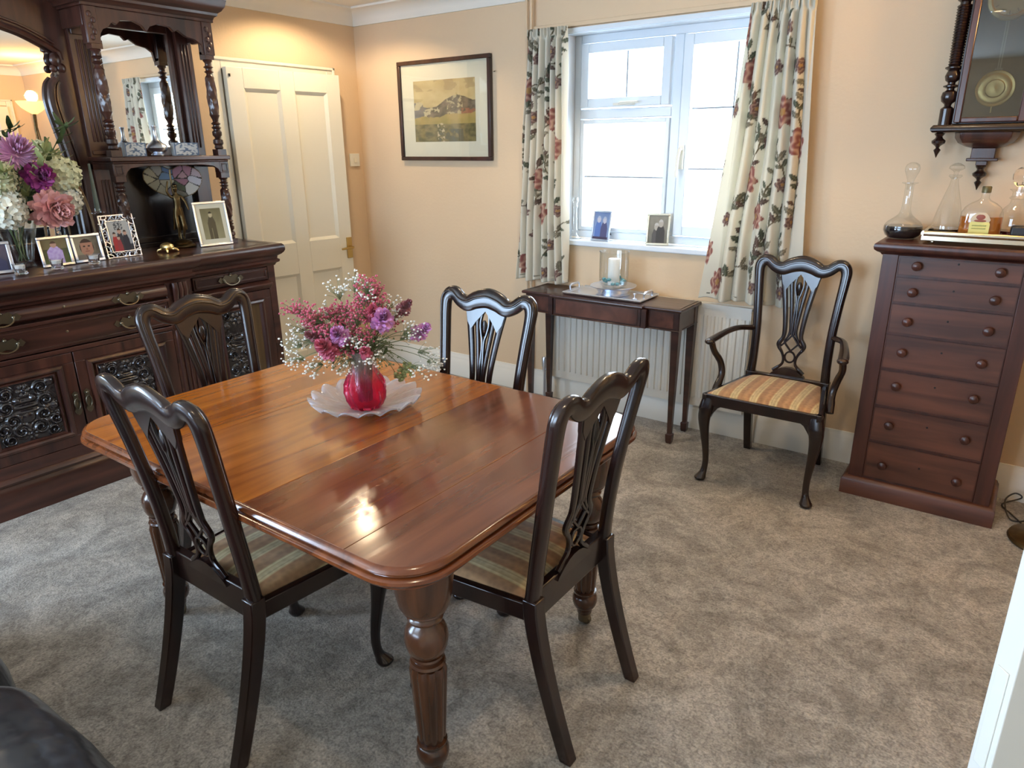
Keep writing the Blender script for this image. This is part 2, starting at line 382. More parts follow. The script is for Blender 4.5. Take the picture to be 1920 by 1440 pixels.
# ------------------------------------------------------------------ back window
def build_window():
    W_ = thing('window_1', 'white casement window with top vent between floral curtains', 'window'); W_['kind'] = 'structure'
    fy0, fy1 = 3.70, 3.76
    def frame(name, x0, x1, z0, z1, t, y0, y1, par, tb=None):
        tb = tb or t
        b = new(); box(b, x0, x0+t, y0, y1, z0, z1); box(b, x1-t, x1, y0, y1, z0, z1)
        box(b, x0+t, x1-t, y0, y1, z0, z0+tb); box(b, x0+t, x1-t, y0, y1, z1-t, z1)
        return obj(name, b, 'upvc', par, bevel=.004)
    fr = frame('window_frame', OX0+.003, OX1-.003, OZ0+.003, OZ1-.003, .042, fy0, fy1, W_)
    b = new(); box(b, -1.625, -1.575, fy0, fy1, OZ0+.045, OZ1-.045); box(b, OX0+.045, -1.625, fy0, fy1, 1.665, 1.715)
    obj('mullion', b, 'upvc', W_, bevel=.004)
    # vent sash (top left), fixed pane (bottom left), side casement (right)
    v = frame('vent_sash', -2.168, -1.632, 1.722, 2.050, .048, fy0-.018, fy1-.01, W_)
    c = frame('casement_sash', -1.568, -1.032, 1.052, 2.050, .052, fy0-.018, fy1-.01, W_)
    bd = frame('glazing_bead', -2.172, -1.630, 1.048, 1.660, .022, fy0-.004, fy1-.01, W_)
    def glassp(x0, x1, z0, z1, par, bars):
        b = new(); box(b, x0, x1, 3.722, 3.728, z0, z1); obj('window_pane', b, 'pane', par, smooth=False)
        b = new()
        for k in bars:
            if k[0] == 'v': box(b, k[1]-.004, k[1]+.004, 3.719, 3.731, z0, z1)
            else: box(b, x0, x1, 3.719, 3.731, k[1]-.004, k[1]+.004)
        obj('glazing_bar', b, simple('grey_glazing_bar', (.30, .33, .36), .5) if 'gb' not in M else M['gb'], par, smooth=False)
    M['gb'] = simple('grey_glazing_bar', (.30, .33, .36), .5)
    glassp(-2.125, -1.675, 1.765, 2.005, v, [('v', -1.90)])
    glassp(-2.155, -1.650, 1.068, 1.640, W_, [('h', 1.352)])
    glassp(-1.520, -1.080, 1.100, 2.002, c, [('v', -1.30), ('h', 1.70), ('h', 1.40)])
    # handles
    b = new(); box(b, -1.95, -1.83, 3.66, 3.683, 1.728, 1.742); tube(b, [(-1.93, 3.672, 1.735), (-1.90, 3.655, 1.74), (-1.80, 3.652, 1.742)], [.007, .008, .006]); obj('vent_handle', b, 'plastic_w', v)
    b = new(); box(b, -1.556, -1.530, 3.668, 3.684, 1.40, 1.52); tube(b, [(-1.543, 3.675, 1.50), (-1.543, 3.648, 1.50), (-1.548, 3.640, 1.46), (-1.553, 3.640, 1.36)], [.009, .009, .009, .007]); obj('casement_handle', b, 'plastic_w', c)
    b = new(); box(b, OX0-.02, OX1+.02, WY1-.022, WY1, OZ0-.03, OZ0); box(b, OX0+.002, OX1-.002, WY1, fy0+.01, OZ0-.028, OZ0+.0005)
    s = struct('window_sill', b, 'upvc', W_, bevel=.006)
    # painted reveal head and curtain rail batten
    return W_
build_window()
b = new(); box(b, -2.42, -.90, WY1-.02, WY1, 2.128, 2.15)
tag(obj('curtain_rail', b, 'wall', bevel=.003), 'slim peach-painted curtain batten running above the window', 'curtain rail')

b = new(); box(b, OX0-.001, OX0+.004, WY1, 3.70, OZ0, OZ1); box(b, OX1-.004, OX1+.001, WY1, 3.70, OZ0, OZ1); box(b, OX0, OX1, WY1, 3.70, OZ1-.005, OZ1+.001); box(b, OX0-.03, OX1+.03, WY1-.012, WY1, OZ1, OZ1+.022); struct('trim_7', b, 'upvc', smooth=False)
# outside: pale garden beyond the window
b = new(); box(b, -9, 7, 4.5, 14, -.5, -.4); o = struct('ground', b, simple('pale_paving', (.75, .74, .70), .9, var=.1, vscale=1), smooth=False)
b = new(); rnd = random.Random(3)
for i in range(160):
    a = rnd.uniform(0, 2*PI); r = rnd.uniform(.05, .4); z = rnd.uniform(0, 1.15)
    p = Vector((-1.9+r*math.cos(a)*(1.2-z*.6), 6.6+r*math.sin(a), -.4+z))
    m = Matrix.Rotation(rnd.uniform(0, 6), 3, 'Z') @ Matrix.Rotation(rnd.uniform(-1, 1), 3, 'X')
    q = [p+m @ Vector(c) for c in ((0, 0, 0), (.03, .02, .06), (0, .01, .16), (-.03, .02, .06))]; b.faces.new([b.verts.new(c) for c in q])
tag(obj('garden_shrub', b, simple('sunlit_shrub_leaf', (.20, .42, .16), .6)), 'sunlit green shrub seen outside through the right casement pane', 'shrub')

# ------------------------------------------------------------------ panel door in left wall
def panel_door(name, w, h, mat='white', th=.04, knobside=1):
    """leaf in local coords: x 0..w from the hinge, faces -y; returns (leaf mesh bm)"""
    b = new()
    st, mid, rail = .10, .10, [.20, .17, .11]  # stiles, muntin, bottom/lock/top rail
    zl0 = .735; zl1 = zl0+.20
    xs = [(st, w/2-mid/2), (w/2+mid/2, w-st)]; zs = [(.22, zl0), (zl1, h-rail[2])]
    # frame pieces
    box(b, 0, st, -th, 0, 0, h); box(b, w-st, w, -th, 0, 0, h); box(b, w/2-mid/2, w/2+mid/2, -th, 0, 0, h)
    for x0, x1 in xs:
        box(b, x0, x1, -th, 0, 0, .22); box(b, x0, x1, -th, 0, zl0, zl1); box(b, x0, x1, -th, 0, h-rail[2], h)
        for z0, z1 in zs:
            box(b, x0, x1, -th+.016, -.016, z0, z1)
            # sloping bead round each panel
            t = .018
            for yy, s in ((-th, 1), (0, -1)):
                o_ = [(x0, z0), (x1, z0), (x1, z1), (x0, z1)]; i_ = [(x0+t, z0+t), (x1-t, z0+t), (x1-t, z1-t), (x0+t, z1-t)]
                for k in range(4):
                    k2 = (k+1) % 4
                    q = [(*o_[k], yy+s*.002), (*o_[k2], yy+s*.002), (*i_[k2], yy+s*.0165), (*i_[k], yy+s*.0165)]
                    b.faces.new([b.verts.new((x, y, z)) for x, z, y in q])
    return b
D = thing('door_1', 'white four-panel door standing slightly ajar beside the sideboard', 'door', (WX0+.012, DY0+.01, .012), PI/2-math.radians(5)); D['kind'] = 'structure'
# local x -> along wall (+y world), local -y -> into room (+x world)
lf = obj('door_leaf', panel_door('door', .770, 1.952), 'white', D, smooth=False, bevel=.002)
b = new(); box(b, .722, .765, -.048, -.0405, .79, .93); obj('lock_plate', b, 'brass', D, bevel=.002)
b = new(); tube(b, [(.744, -.045, .865), (.744, -.085, .865), (.732, -.092, .865), (.65, -.09, .862)], [.009, .009, .009, .007]); obj('door_handle', b, 'brass', D)
b = new(); box(b, .012, .020, -.047, -.0405, 1.90, 1.915); obj('hook', b, 'black', D)
def architrave(name, y0, y1, z1, x, s, mat='white'):
    b = new(); w = .062
    def pc(ya, yb, za, zb):
        box(b, min(x, x+s*.016), max(x, x+s*.016), ya, yb, za, zb)
    pc(y0-w, y0, 0, z1+w); pc(y1, y1+w, 0, z1+w); pc(y0, y1, z1, z1+w)
    box(b, min(x, x+s*.026), max(x, x+s*.026), y0-w, y0-w+.018, 0, z1+w); box(b, min(x, x+s*.026), max(x, x+s*.026), y1+w-.018, y1+w, 0, z1+w); box(b, min(x, x+s*.026), max(x, x+s*.026), y0-w, y1+w, z1+w-.018, z1+w)
    return struct(name, b, mat, bevel=.004)
architrave('trim_4', DY0, DY1-.02, DZ-.01, WX0, 1)
b = new(); box(b, WX0-.12, WX0-.005, DY0-.001, DY0+.02, 0, DZ); box(b, WX0-.12, WX0-.005, DY1-.02, DY1+.001, 0, DZ); struct('trim_5', b, 'white')
# light switch between door and corner
b = new(); box(b, WX0, WX0+.012, 3.475, 3.56, 1.40, 1.485); s = obj('light_switch', b, 'plastic_w', bevel=.003)
tag(s, 'white light switch plate on the wall between door and corner', 'light switch')
b = new(); box(b, WX0+.012, WX0+.018, 3.505, 3.53, 1.425, 1.455); obj('rocker', b, 'white', s, bevel=.002)

# right wall door seen in the sideboard mirror
architrave('trim_6', 2.62, 3.38, 1.98, WX1, -1)
D2 = thing('door_2', 'white panelled door in the right wall, seen in the sideboard mirror', 'door', (WX1-.012, 3.375, .01), -PI/2); D2['kind'] = 'structure'
obj('door_leaf', panel_door('d', .745, 1.96), 'white', D2, smooth=False, bevel=.002)
# open door leaf and wall end at the right edge of the view
D3 = thing('door_3', 'pale open door whose edge cuts the bottom right corner', 'door', (.737, 1.745, .01), 0); D3['kind'] = 'structure'
ang = math.atan2(1.2-1.745, .088-.71); D3.rotation_euler = (0, 0, ang)
obj('door_leaf', panel_door('d', .826, 1.97, th=.044), 'skirt', D3, smooth=False, bevel=.002)
b = new(); box(b, .826, .829, -.034, -.010, .50, .70); obj('latch_plate', b, 'plastic_w', D3, bevel=.001)
b = new(); box(b, .765, WX1, 1.74, 1.86, 0, CZ); struct('wall_partition', b, 'wall', smooth=False)

# ------------------------------------------------------------------ radiator, pipes
R_ = thing('radiator', 'white ribbed panel radiator under the window behind the console table', 'radiator', (-1.66, 3.572, .15))
b = new(); rings = []
n = 150
def radz(u, v):
    return (u*1.2-.6+0, 0, 0)
vs = []
NX = 241
for i in range(NX):
    x = -.60+1.2*i/(NX-1); ph = (i % 8)/8
    d = .008*(1 if ph < .5 else 0)
    d *= 1
    vs.append((x, -.02-d))
for z0, z1 in ((.05, .515),):
    lo = [b.verts.new((x, y, z0)) for x, y in vs]; hi = [b.verts.new((x, y, z1)) for x, y in vs]
    for i in range(NX-1): b.faces.new((lo[i], lo[i+1], hi[i+1], hi[i]))
box(b, -.60, .60, -.019, .02, .0, .055); box(b, -.60, .60, -.019, .02, .51, .56); box(b, -.60, .60, .0, .02, .05, .515)
box(b, -.605, -.60, -.022, .024, 0, .56); box(b, .60, .605, -.022, .024, 0, .56)
obj('radiator_panel', b, 'rad', R_, smooth=False)
b = new()
for k in range(30): box(b, -.59+k*.04, -.585+k*.04, .0, .024, .56, .572)
box(b, -.605, .605, -.022, -.016, .555, .578); box(b, -.605, .605, .020, .026, .555, .578); box(b, -.605, .605, -.016, .022, .572, .576)
obj('top_grille', b, 'rad', R_, smooth=False)
b = new(); tube(b, [(-.66, 0, .03), (-.60, 0, .03)], .009); lathe(b, [(.008, -.15), (.008, .02), (.014, .02), (.014, .05), (.018, .05), (.018, .10), (.014, .11)], (-.665, 0, .0), 12); obj('radiator_valve', b, 'silver', R_)
b = new(); tube(b, [(.60, 0, .03), (.66, 0, .03), (.665, 0, .02), (.665, 0, -.15)], .008); obj('radiator_pipe', b, 'rad', R_)
for k, (x, zz) in enumerate(((-2.455, 0), (-2.425, 0))):
    b = new(); tube(b, [(x, 3.568, 2.30), (x, 3.568, .001)], .0085, 10); o = obj('heating_pipe', b, 'wall')
    tag(o, ['peach-painted vertical heating pipe behind the left curtain, left of the pair', 'peach-painted vertical heating pipe behind the left curtain, right of the pair'][k], 'pipe', 'heating pipes behind the left curtain')

# ------------------------------------------------------------------ curtains
def motif_field(seed, Wc, Hc):
    rnd = random.Random(seed); fl = []; lv = []; st = []
    cols = 3; y = .08; k = 0
    while y < Hc:
        for c in range(cols):
            x = (c+.5+(.5 if k % 2 else 0))/cols*Wc % Wc + rnd.uniform(-.05, .05); yy = y+rnd.uniform(-.03, .03)
            big = (c+k) % 3 == 0
            fl.append((x, yy, .074 if big else .036, big, rnd.uniform(0, 6)))
            px, py = x, yy; a = rnd.uniform(.6, 2.4)
            for s in range(7):
                nx, ny = px+.038*math.cos(a), py+.038*math.sin(a); st.append((px, py, nx, ny)); a += rnd.uniform(-.6, .6)
                for sgn in (-1, 1):
                    if rnd.random() < .68:
                        la = a+sgn*rnd.uniform(.6, 1.2); lv.append((nx+.024*math.cos(la), ny+.024*math.sin(la), la, rnd.uniform(.020, .034), rnd.random()))
                px, py = nx, ny
        y += .165; k += 1
    return fl, lv, st
def curtain_colors(U, V, seed, Wc, Hc):
    fl, lv, st = motif_field(seed, Wc, Hc)
    cream = np.array(lin(226, 221, 206)); C = np.zeros(U.shape+(3,))+cream
    for x0, y0, x1, y1 in st:
        dx, dy = x1-x0, y1-y0; l2 = dx*dx+dy*dy; t = np.clip(((U-x0)*dx+(V-y0)*dy)/l2, 0, 1)
        d = np.hypot(U-x0-t*dx, V-y0-t*dy); C[d < .0034] = lin(112, 100, 78)
    for x, y, a, r, q in lv:
        u = (U-x)*math.cos(a)+(V-y)*math.sin(a); v = -(U-x)*math.sin(a)+(V-y)*math.cos(a)
        m = (np.abs(v) < r*.42*(1-(u/r)**2)*(1+.18*np.sin(u*500))) & (np.abs(u) < r)
        c = np.array(lin(*[(92, 96, 82), (112, 110, 94), (132, 126, 110), (104, 88, 80)][int(q*4)]))
        C[m] = c; C[m & (np.abs(v) < .0018)] = c*1.7
    for x, y, r, big, ph in fl:
        dx, dy = U-x, V-y; d = np.hypot(dx, dy); a = np.arctan2(dy, dx)+ph
        edge = r*(.86+.14*np.cos(a*7+np.sin(a*3)))
        m = d < edge
        tt = (np.sin(d/r*13+1.5*np.cos(a*5))*.5+.5)
        c0 = np.array(lin(152, 98, 92) if big else lin(116, 90, 88)); c1 = np.array(lin(206, 170, 150) if big else lin(170, 146, 134))
        C[m] = (c0+(c1-c0)*(tt[..., None]**1.6))[m]
        C[m & (d < r*.22)] = lin(190, 150, 100)
    return C
def curtain(name, label, xt, xb, y, zt, zb, Wc, pleats, seed, amp=.026, flat=None, lean=None):
    NU, NV = 330, 250
    s = np.linspace(0, 1, NU)[:, None]; v = np.linspace(0, 1, NV)[None, :]   # v 0 bottom
    Hc = zt-zb; z = zb+Hc*v+0*s
    e = 1-v
    if flat is None: flat = (0, 0)
    # fold density: flat margins at either side towards the hem
    sp = s+0*v
    x0 = xt[0]+(xb[0]-xt[0])*(e**1.15); x1 = xt[1]+(xb[1]-xt[1])*(e**1.15)
    f0, f1 = flat
    # inside [a,b] of cloth parameter the pleats are compressed; margins hang flat
    a0 = f0*e; a1 = 1-f1*e
    base = sp
    x = x0+(x1-x0)*base
    win = np.clip((sp-.55*a0)/.06, 0, 1)*np.clip((1-.55*(1-a1)-sp)/.06, 0, 1) if (f0 or f1) else 1.0
    ph = 2*PI*pleats*sp + .5*np.sin(3*PI*v+seed)+.25*np.sin(7*sp*PI+seed)
    A = amp*(.55+.45*np.minimum(1, e*3+.2))*(1+.25*np.sin(11*sp+seed))
    yy = y+A*np.sin(ph)*win + .35*A*np.sin(2*ph+1)*win
    x = x+.42*A*np.cos(ph)*win
    # header tape: sharp pencil pleats
    hd = np.clip((v-.955)/.02, 0, 1); yy = yy*(1-hd)+(y+.010*np.sin(2*PI*pleats*2.6*sp))*hd
    zz = z+.006*np.sin(ph*.5+seed)*(v < .02)
    b = new(); co = np.stack([x, yy, zz+0*x], -1)
    me = bpy.data.meshes.new(name)
    verts = co.reshape(-1, 3); faces = []
    idx = np.arange(NU*NV).reshape(NU, NV)
    q = np.stack([idx[:-1, :-1], idx[1:, :-1], idx[1:, 1:], idx[:-1, 1:]], -1).reshape(-1, 4)
    me.from_pydata(verts.tolist(), [], q.tolist()); b.free()
    C = curtain_colors(sp*Wc, z-zb+0*sp, seed, Wc, Hc)
    ca = me.color_attributes.new('Col', 'FLOAT_COLOR', 'POINT')
    ca.data.foreach_set('color', np.concatenate([C, np.ones(C.shape[:2]+(1,))], -1).reshape(-1).astype(np.float32))
    for p_ in me.polygons: p_.use_smooth = True
    me.materials.append(M['curtain'])
    o = bpy.data.objects.new(name, me); COL.objects.link(o)
    so = o.modifiers.new('thickness', 'SOLIDIFY'); so.thickness = .0025
    tag(o, label, 'curtain', 'floral curtains')
    return o
curtain('curtain', 'cream floral curtain gathered at the left side of the window', (-2.415, -2.165), (-2.50, -2.135), 3.515, 2.125, .755, .80, 7, 5, .024)
curtain('curtain', 'wider cream floral curtain at the right side of the window, sweeping out at its hem', (-1.185, -.905), (-1.33, -.815), 3.515, 2.125, .765, 1.05, 7, 12, .028, flat=(.32, .30))

# ================================================================== framed picture on back wall
def painter_landscape(co, w, h, x0, z0):
    u = (co.x-x0)/w; v = (co.z-z0)/h
    n = lambda s, o=0: mnoise.fractal(Vector((u*s+o, v*s*1.2, o)), 1, 2, 4)
    sky = mixc(lin(178, 158, 110), lin(196, 180, 132), n(3)+.5)
    if v > .82 and n(6, 3) > .1: sky = mixc(sky, lin(150, 128, 92), .5)
    hill = .60+.14*math.exp(-((u-.72)/.26)**2)-.06*math.exp(-((u-.3)/.2)**2)+.03*n(5, 1)+(.05 if u < .15 else 0)
    if v > hill: return sky
    if v > .42+.08*(u-.5)+.05*n(4, 7):
        c = mixc(lin(88, 80, 62), lin(128, 116, 96), n(9, 2)+.5)
        if u < .2: c = mixc(c, lin(126, 130, 136), .5)
        if .55 < u < .8 and n(14, 5) > .15: c = lin(172, 160, 124)
        if u > .78 and v < .52 and n(10, 4) > -.1: c = lin(150, 102, 76)
        if u < .45 and n(7, 9) > .18: c = lin(186, 176, 140)
        return c
    c = mixc(lin(150, 138, 76), lin(172, 150, 92), n(5, 11)+.5)
    if v < .28: c = mixc(lin(84, 84, 56), lin(132, 122, 80), n(11, 13)+.55)
    if v < .2 and .4 < u < .8 and n(7, 17) > -.1: c = lin(88, 92, 78)
    if .38 < u < .5 and v < .3 and n(22, 19) > .2: c = lin(196, 182, 150)
    return c
Wd, Hd = .755, .60
P = thing('framed_picture', 'landscape picture with wide cream mount in thin dark frame', 'picture', (-3.10, WY1, 1.74))
ft = .024
b = new()
box(b, -Wd/2, Wd/2, -.028, -.002, Hd/2-ft, Hd/2); box(b, -Wd/2, Wd/2, -.028, -.002, -Hd/2, -Hd/2+ft)
box(b, -Wd/2, -Wd/2+ft, -.028, -.002, -Hd/2+ft, Hd/2-ft); box(b, Wd/2-ft, Wd/2, -.028, -.002, -Hd/2+ft, Hd/2-ft)
obj('picture_frame', b, 'picframe', P, bevel=.003)
b = new(); box(b, -Wd/2+ft, Wd/2-ft, -.012, -.004, -Hd/2+ft, Hd/2-ft); obj('mount', b, 'white_paper', P, smooth=False)
b = new(); pw, ph_ = .505, .365; grid(b, 170, 130, lambda u, v: (-pw/2+pw*u, -.0125, -ph_/2-.003+ph_*v)); o = obj('print', b, 'photo', P, smooth=False)
paint(o, lambda c: painter_landscape(c, pw, ph_, -pw/2, -ph_/2))
b = new(); box(b, -Wd/2+ft, Wd/2-ft, -.0205, -.0185, -Hd/2+ft, Hd/2-ft); obj('glazing', b, 'pglass', P, smooth=False)
b = new(); tube(b, [(-2.705, 3.599, 1.94), (-2.705, 3.585, 1.94), (-2.69, 3.583, 1.943)], .002, 6); tag(obj('wall_hook', b, 'dbrass'), 'tiny bent hook on the wall right of the framed picture', 'hook')
#PART2
# ================================================================== MIRROR-BACKED SIDEBOARD
SB = thing('sideboard', 'large dark mahogany sideboard with carved doors and a tall mirrored back', 'sideboard', (WX0+.004, 1.30, 0), PI/2)
FW, FC = -.465, -.500        # front planes of wings and centre (local y)
BX = .60                      # breakfront at |x|
EX = 1.135
def mould_run(b, segs, prof):
    """segs: plan polyline [(x, y)...] ; prof: [(out, z)] extruded along the front, mitred"""
    n = len(segs); rings = []
    P2 = [Vector((x, y, 0)) for x, y in segs]
    for i, p in enumerate(P2):
        def nrm(a, c):
            t = (c-a).normalized(); return Vector((t.y, -t.x, 0))
        if i == 0: m = nrm(P2[0], P2[1])
        elif i == n-1: m = nrm(P2[-2], P2[-1])
        else:
            n1, n2 = nrm(P2[i-1], p), nrm(p, P2[i+1]); m = n1+n2; m = m/max(.3, m.dot(n1))
        rings.append([p+m*o_+Vector((0, 0, z)) for o_, z in prof])
    loft(b, rings)
plan = [(-EX, -.002), (-EX, FW), (-BX, FW), (-BX, FC), (BX, FC), (BX, FW), (EX, FW), (EX, -.002)]
# plinth
b = new(); mould_run(b, [(x*1.015, y-.012 if y < -.1 else y) for x, y in plan], [(-.03, 0), (.006, 0), (.006, .115), (.0, .13), (-.008, .14), (-.012, .15), (-.03, .15)])
box(b, -EX, EX, FW+.03, -.002, .0, .15); box(b, -BX, BX, FC+.03, -.1, 0, .15); obj('plinth', b, 'side', SB, bevel=.002)
# carcass
b = new(); box(b, -EX, EX, FW+.022, -.002, .15, .925); box(b, -BX, BX, FC+.022, FW+.03, .15, .925)
for s in (-1, 1):
    box(b, min(s*EX, s*(EX-.045)), max(s*EX, s*(EX-.045)), FW, FW+.03, .15, .925)      # end stiles
    box(b, min(s*.475, s*BX), max(s*.475, s*BX), FC, FC+.03, .15, .925)                  # pilasters
    box(b, min(s*BX, s*(BX+.03)), max(s*BX, s*(BX+.03)), FW, FW+.03, .15, .925)
box(b, -.475, .475, FC, FC+.03, .15, .232); box(b, -.475, .475, FC, FC+.03, .672, .688)
for s in (-1, 1): box(b, min(s*.63, s*1.09), max(s*.63, s*1.09), FW, FW+.03, .15, .232)
obj('carcass', b, 'side', SB, bevel=.002)
for s in (-1, 1):
    b = new()
    for k in range(4): tube(b, [(s*(.495+k*.024), FC-.001, .26), (s*(.495+k*.024), FC-.001, .66)], .008, 6)
    # corbels under the breakfront
    for k in range(3): tube(b, [(s*(.512+k*.024), FC-.022, .90), (s*(.512+k*.024), FC-.026, .86), (s*(.512+k*.024), FC-.016, .81), (s*(.512+k*.024), FC-.002, .77)], [.013, .015, .012, .006], 8)
    obj('reeded_pilaster', b, 'sidev', SB)
# base moulding above plinth and top
b = new(); mould_run(b, plan, [(-.01, .148), (.010, .148), (.014, .158), (.006, .168), (.002, .178), (-.01, .178)]); obj('base_moulding', b, 'side', SB)
b = new(); topprof = [(-.02, .90), (.004, .90), (.010, .912), (.024, .920), (.026, .932), (.016, .938), (.018, .952), (.034, .962), (.044, .972), (.050, .984), (.050, 1.000), (.046, 1.012), (.038, 1.0195), (-.02, 1.0195)]
mould_run(b, plan, topprof); box(b, -EX+.01, EX-.01, FW+.005, -.002, .925, 1.0195); box(b, -BX+.01, BX-.01, FC+.005, FW+.01, .925, 1.0195)
obj('top', b, 'side', SB)
# ---- handles
def swan_handle(par, x, z, y, sc_=1.22):
    b = new(); f = lambda u, v, d: (x+u*sc_, y-.002+d, z+v*sc_)
    pl = [(-.062, 0), (-.05, .014), (-.038, .008), (-.026, .022), (-.010, .016), (0, .028), (.010, .016), (.026, .022), (.038, .008), (.05, .014), (.062, 0), (.05, -.012), (.036, -.008), (.022, -.02), (0, -.014), (-.022, -.02), (-.036, -.008), (-.05, -.012)]
    prism(b, pl, 0, -.004, f)
    for s in (-1, 1): ball(b, (x+s*.036*sc_, y-.010, z+.002), .008)
    ball(b, (x, y-.006, z+.018*sc_), .008)
    o = obj('handle', b, 'dbrass', par)
    b = new(); tube(b, [(x+.036*sc_*math.cos(a), y-.016-.006*math.sin(-a), z+.001+.024*sc_*math.sin(a)) for a in [PI+PI*k/10 for k in range(11)]], .0036, 6)
    obj('drop_ring', b, 'dbrass', o)
# ---- centre drawers: upper cushion-fronted, lower plain
def drawer(x0, x1, z0, z1, y, bulge, hs):
    b = new(); n = 12; rings = []
    for x in (x0+.004, x1-.004):
        ring = [(x, y+.02, z0+.003)]
        for k in range(n+1):
            t = k/n; zz = z0+.003+(z1-z0-.006)*t; ring.append((x, y-.004-bulge*math.sin(PI*t)**.7, zz))
        ring.append((x, y+.02, z1-.003)); rings.append(ring)
    loft(b, rings)
    if not bulge:
        t = .012
        for a in ((x0+t, x1-t, z0+t, z0+t+.008), (x0+t, x1-t, z1-t-.008, z1-t), (x0+t, x0+t+.008, z0+t, z1-t), (x1-t-.008, x1-t, z0+t, z1-t)): box(b, a[0], a[1], y-.010, y-.003, a[2], a[3])
    o = obj('drawer', b, 'side', SB, bevel=.0015)
    for hx in hs: swan_handle(o, hx, (z0+z1)/2, y-.006-bulge)
    b = new(); lathe(b, [(.0, -.003), (.005, -.003), (.006, 0), (.0, .002)], ((x0+x1)/2, y-.006-bulge, (z0+z1)/2+.01), 10, m=Matrix.Rotation(PI/2, 3, 'X')); obj('keyhole', b, 'dbrass', o)
drawer(-.475, .475, .832, .900, FC, .020, (-.245, .275))
drawer(-.475, .475, .690, .812, FC, 0, (-.245, .275))
b = new(); box(b, -.475, .475, FC-.022, FC+.02, .813, .828)
box(b, -.475, .475, FC-.008, FC+.02, .668, .688)
for s in (-1, 1): mould_run(b, [(-1.095 if s < 0 else .635, FW+.005), (-.635 if s < 0 else 1.095, FW+.005)], [(-.01, .778), (.012, .778), (.026, .792), (.034, .800), (.034, .808), (.012, .822), (-.01, .822)])
obj('drawer_rail_moulding', b, 'side', SB, bevel=.002)
for s in (-1, 1): drawer(min(s*.635, s*1.088), max(s*.635, s*1.088), .826, .898, FW, 0, (s*.85,))
# ---- carved relief panel
def carved(par, x0, x1, z0, z1, y, seed, kind='scroll'):
    rnd = random.Random(seed); w, h = x1-x0, z1-z0; cx = (x0+x1)/2
    els = []   # (u, v, r, type, phase) mirrored about centre
    def add(u, v, r, ty, ph=0):
        els.append((u, v, r, ty, ph)); 
        if abs(u) > .001: els.append((-u, v, r, ty, -ph))
    hw = w/2
    if kind == 'scroll':
        add(0, .86*h, .12*w, 'rose'); add(.55*hw, .86*h, .12*w, 'curl'); add(.85*hw, .93*h, .07*w, 'dot')
        add(0, .60*h, .17*w, 'mask'); add(.62*hw, .64*h, .13*w, 'curl', 1); add(0, .42*h, .1*w, 'dot')
        add(.5*hw, .40*h, .14*w, 'curl', 2); add(.82*hw, .28*h, .11*w, 'curl', 3); add(.3*hw, .2*h, .13*w, 'curl', 4); add(0, .12*h, .11*w, 'rose'); add(.7*hw, .09*h, .1*w, 'curl', 1)
        add(.86*hw, .5*h, .06*w, 'dot'); add(.25*hw, .72*h, .05*w, 'dot')
    else:
        add(0, .87*h, .26*w, 'rose'); add(.7*hw, .95*h, .13*w, 'curl'); add(.72*hw, .80*h, .11*w, 'dot')
        add(0, .55*h, .24*w, 'mask'); add(.6*hw, .62*h, .15*w, 'curl', 2); add(.55*hw, .36*h, .2*w, 'curl', 1); add(0, .26*h, .2*w, 'rose'); add(.5*hw, .12*h, .2*w, 'curl', 3); add(0, .05*h, .12*w, 'dot'); add(.8*hw, .5*h, .1*w, 'dot')
    nu, nv = max(40, int(w/.0026)), max(60, int(h/.0026))
    def hf(u, v):
        z = 0.0
        for eu, ev, r, ty, ph in els:
            dx, dy = u-eu, v-ev; d = math.hypot(dx, dy)
            if d > r*1.4: continue
            q = max(0, 1-(d/(r*1.25))**2); a = math.atan2(dy, dx)
            if ty == 'dot': k = q
            elif ty == 'rose': k = q*(.62+.38*math.cos(6*a))*(.7+.3*math.cos(d/r*9)) + .5*max(0, 1-(d/(r*.3))**2)
            elif ty == 'curl': k = q**.5*(.5+.5*math.cos(d/r*9-a*(1 if eu >= 0 else -1)+ph))
            else: k = q**.5*(.55+.45*math.cos(dy/r*11))*(1 if d < r*1.2 else 0)
            z = max(z, k)
        if z < .2: z = max(z, .22*max(0, mnoise.noise(Vector((abs(u)*45, v*45, seed)))))
        ed = min(u+hw, hw-u, v, h-v); return z*min(1, max(0, ed/.006))
    b = new(); grid(b, nu, nv, lambda s, t: (x0+w*s, y-.013*hf(-hw+w*s, h*t), z0+h*t))
    return obj('carved_panel', b, 'carve', par)
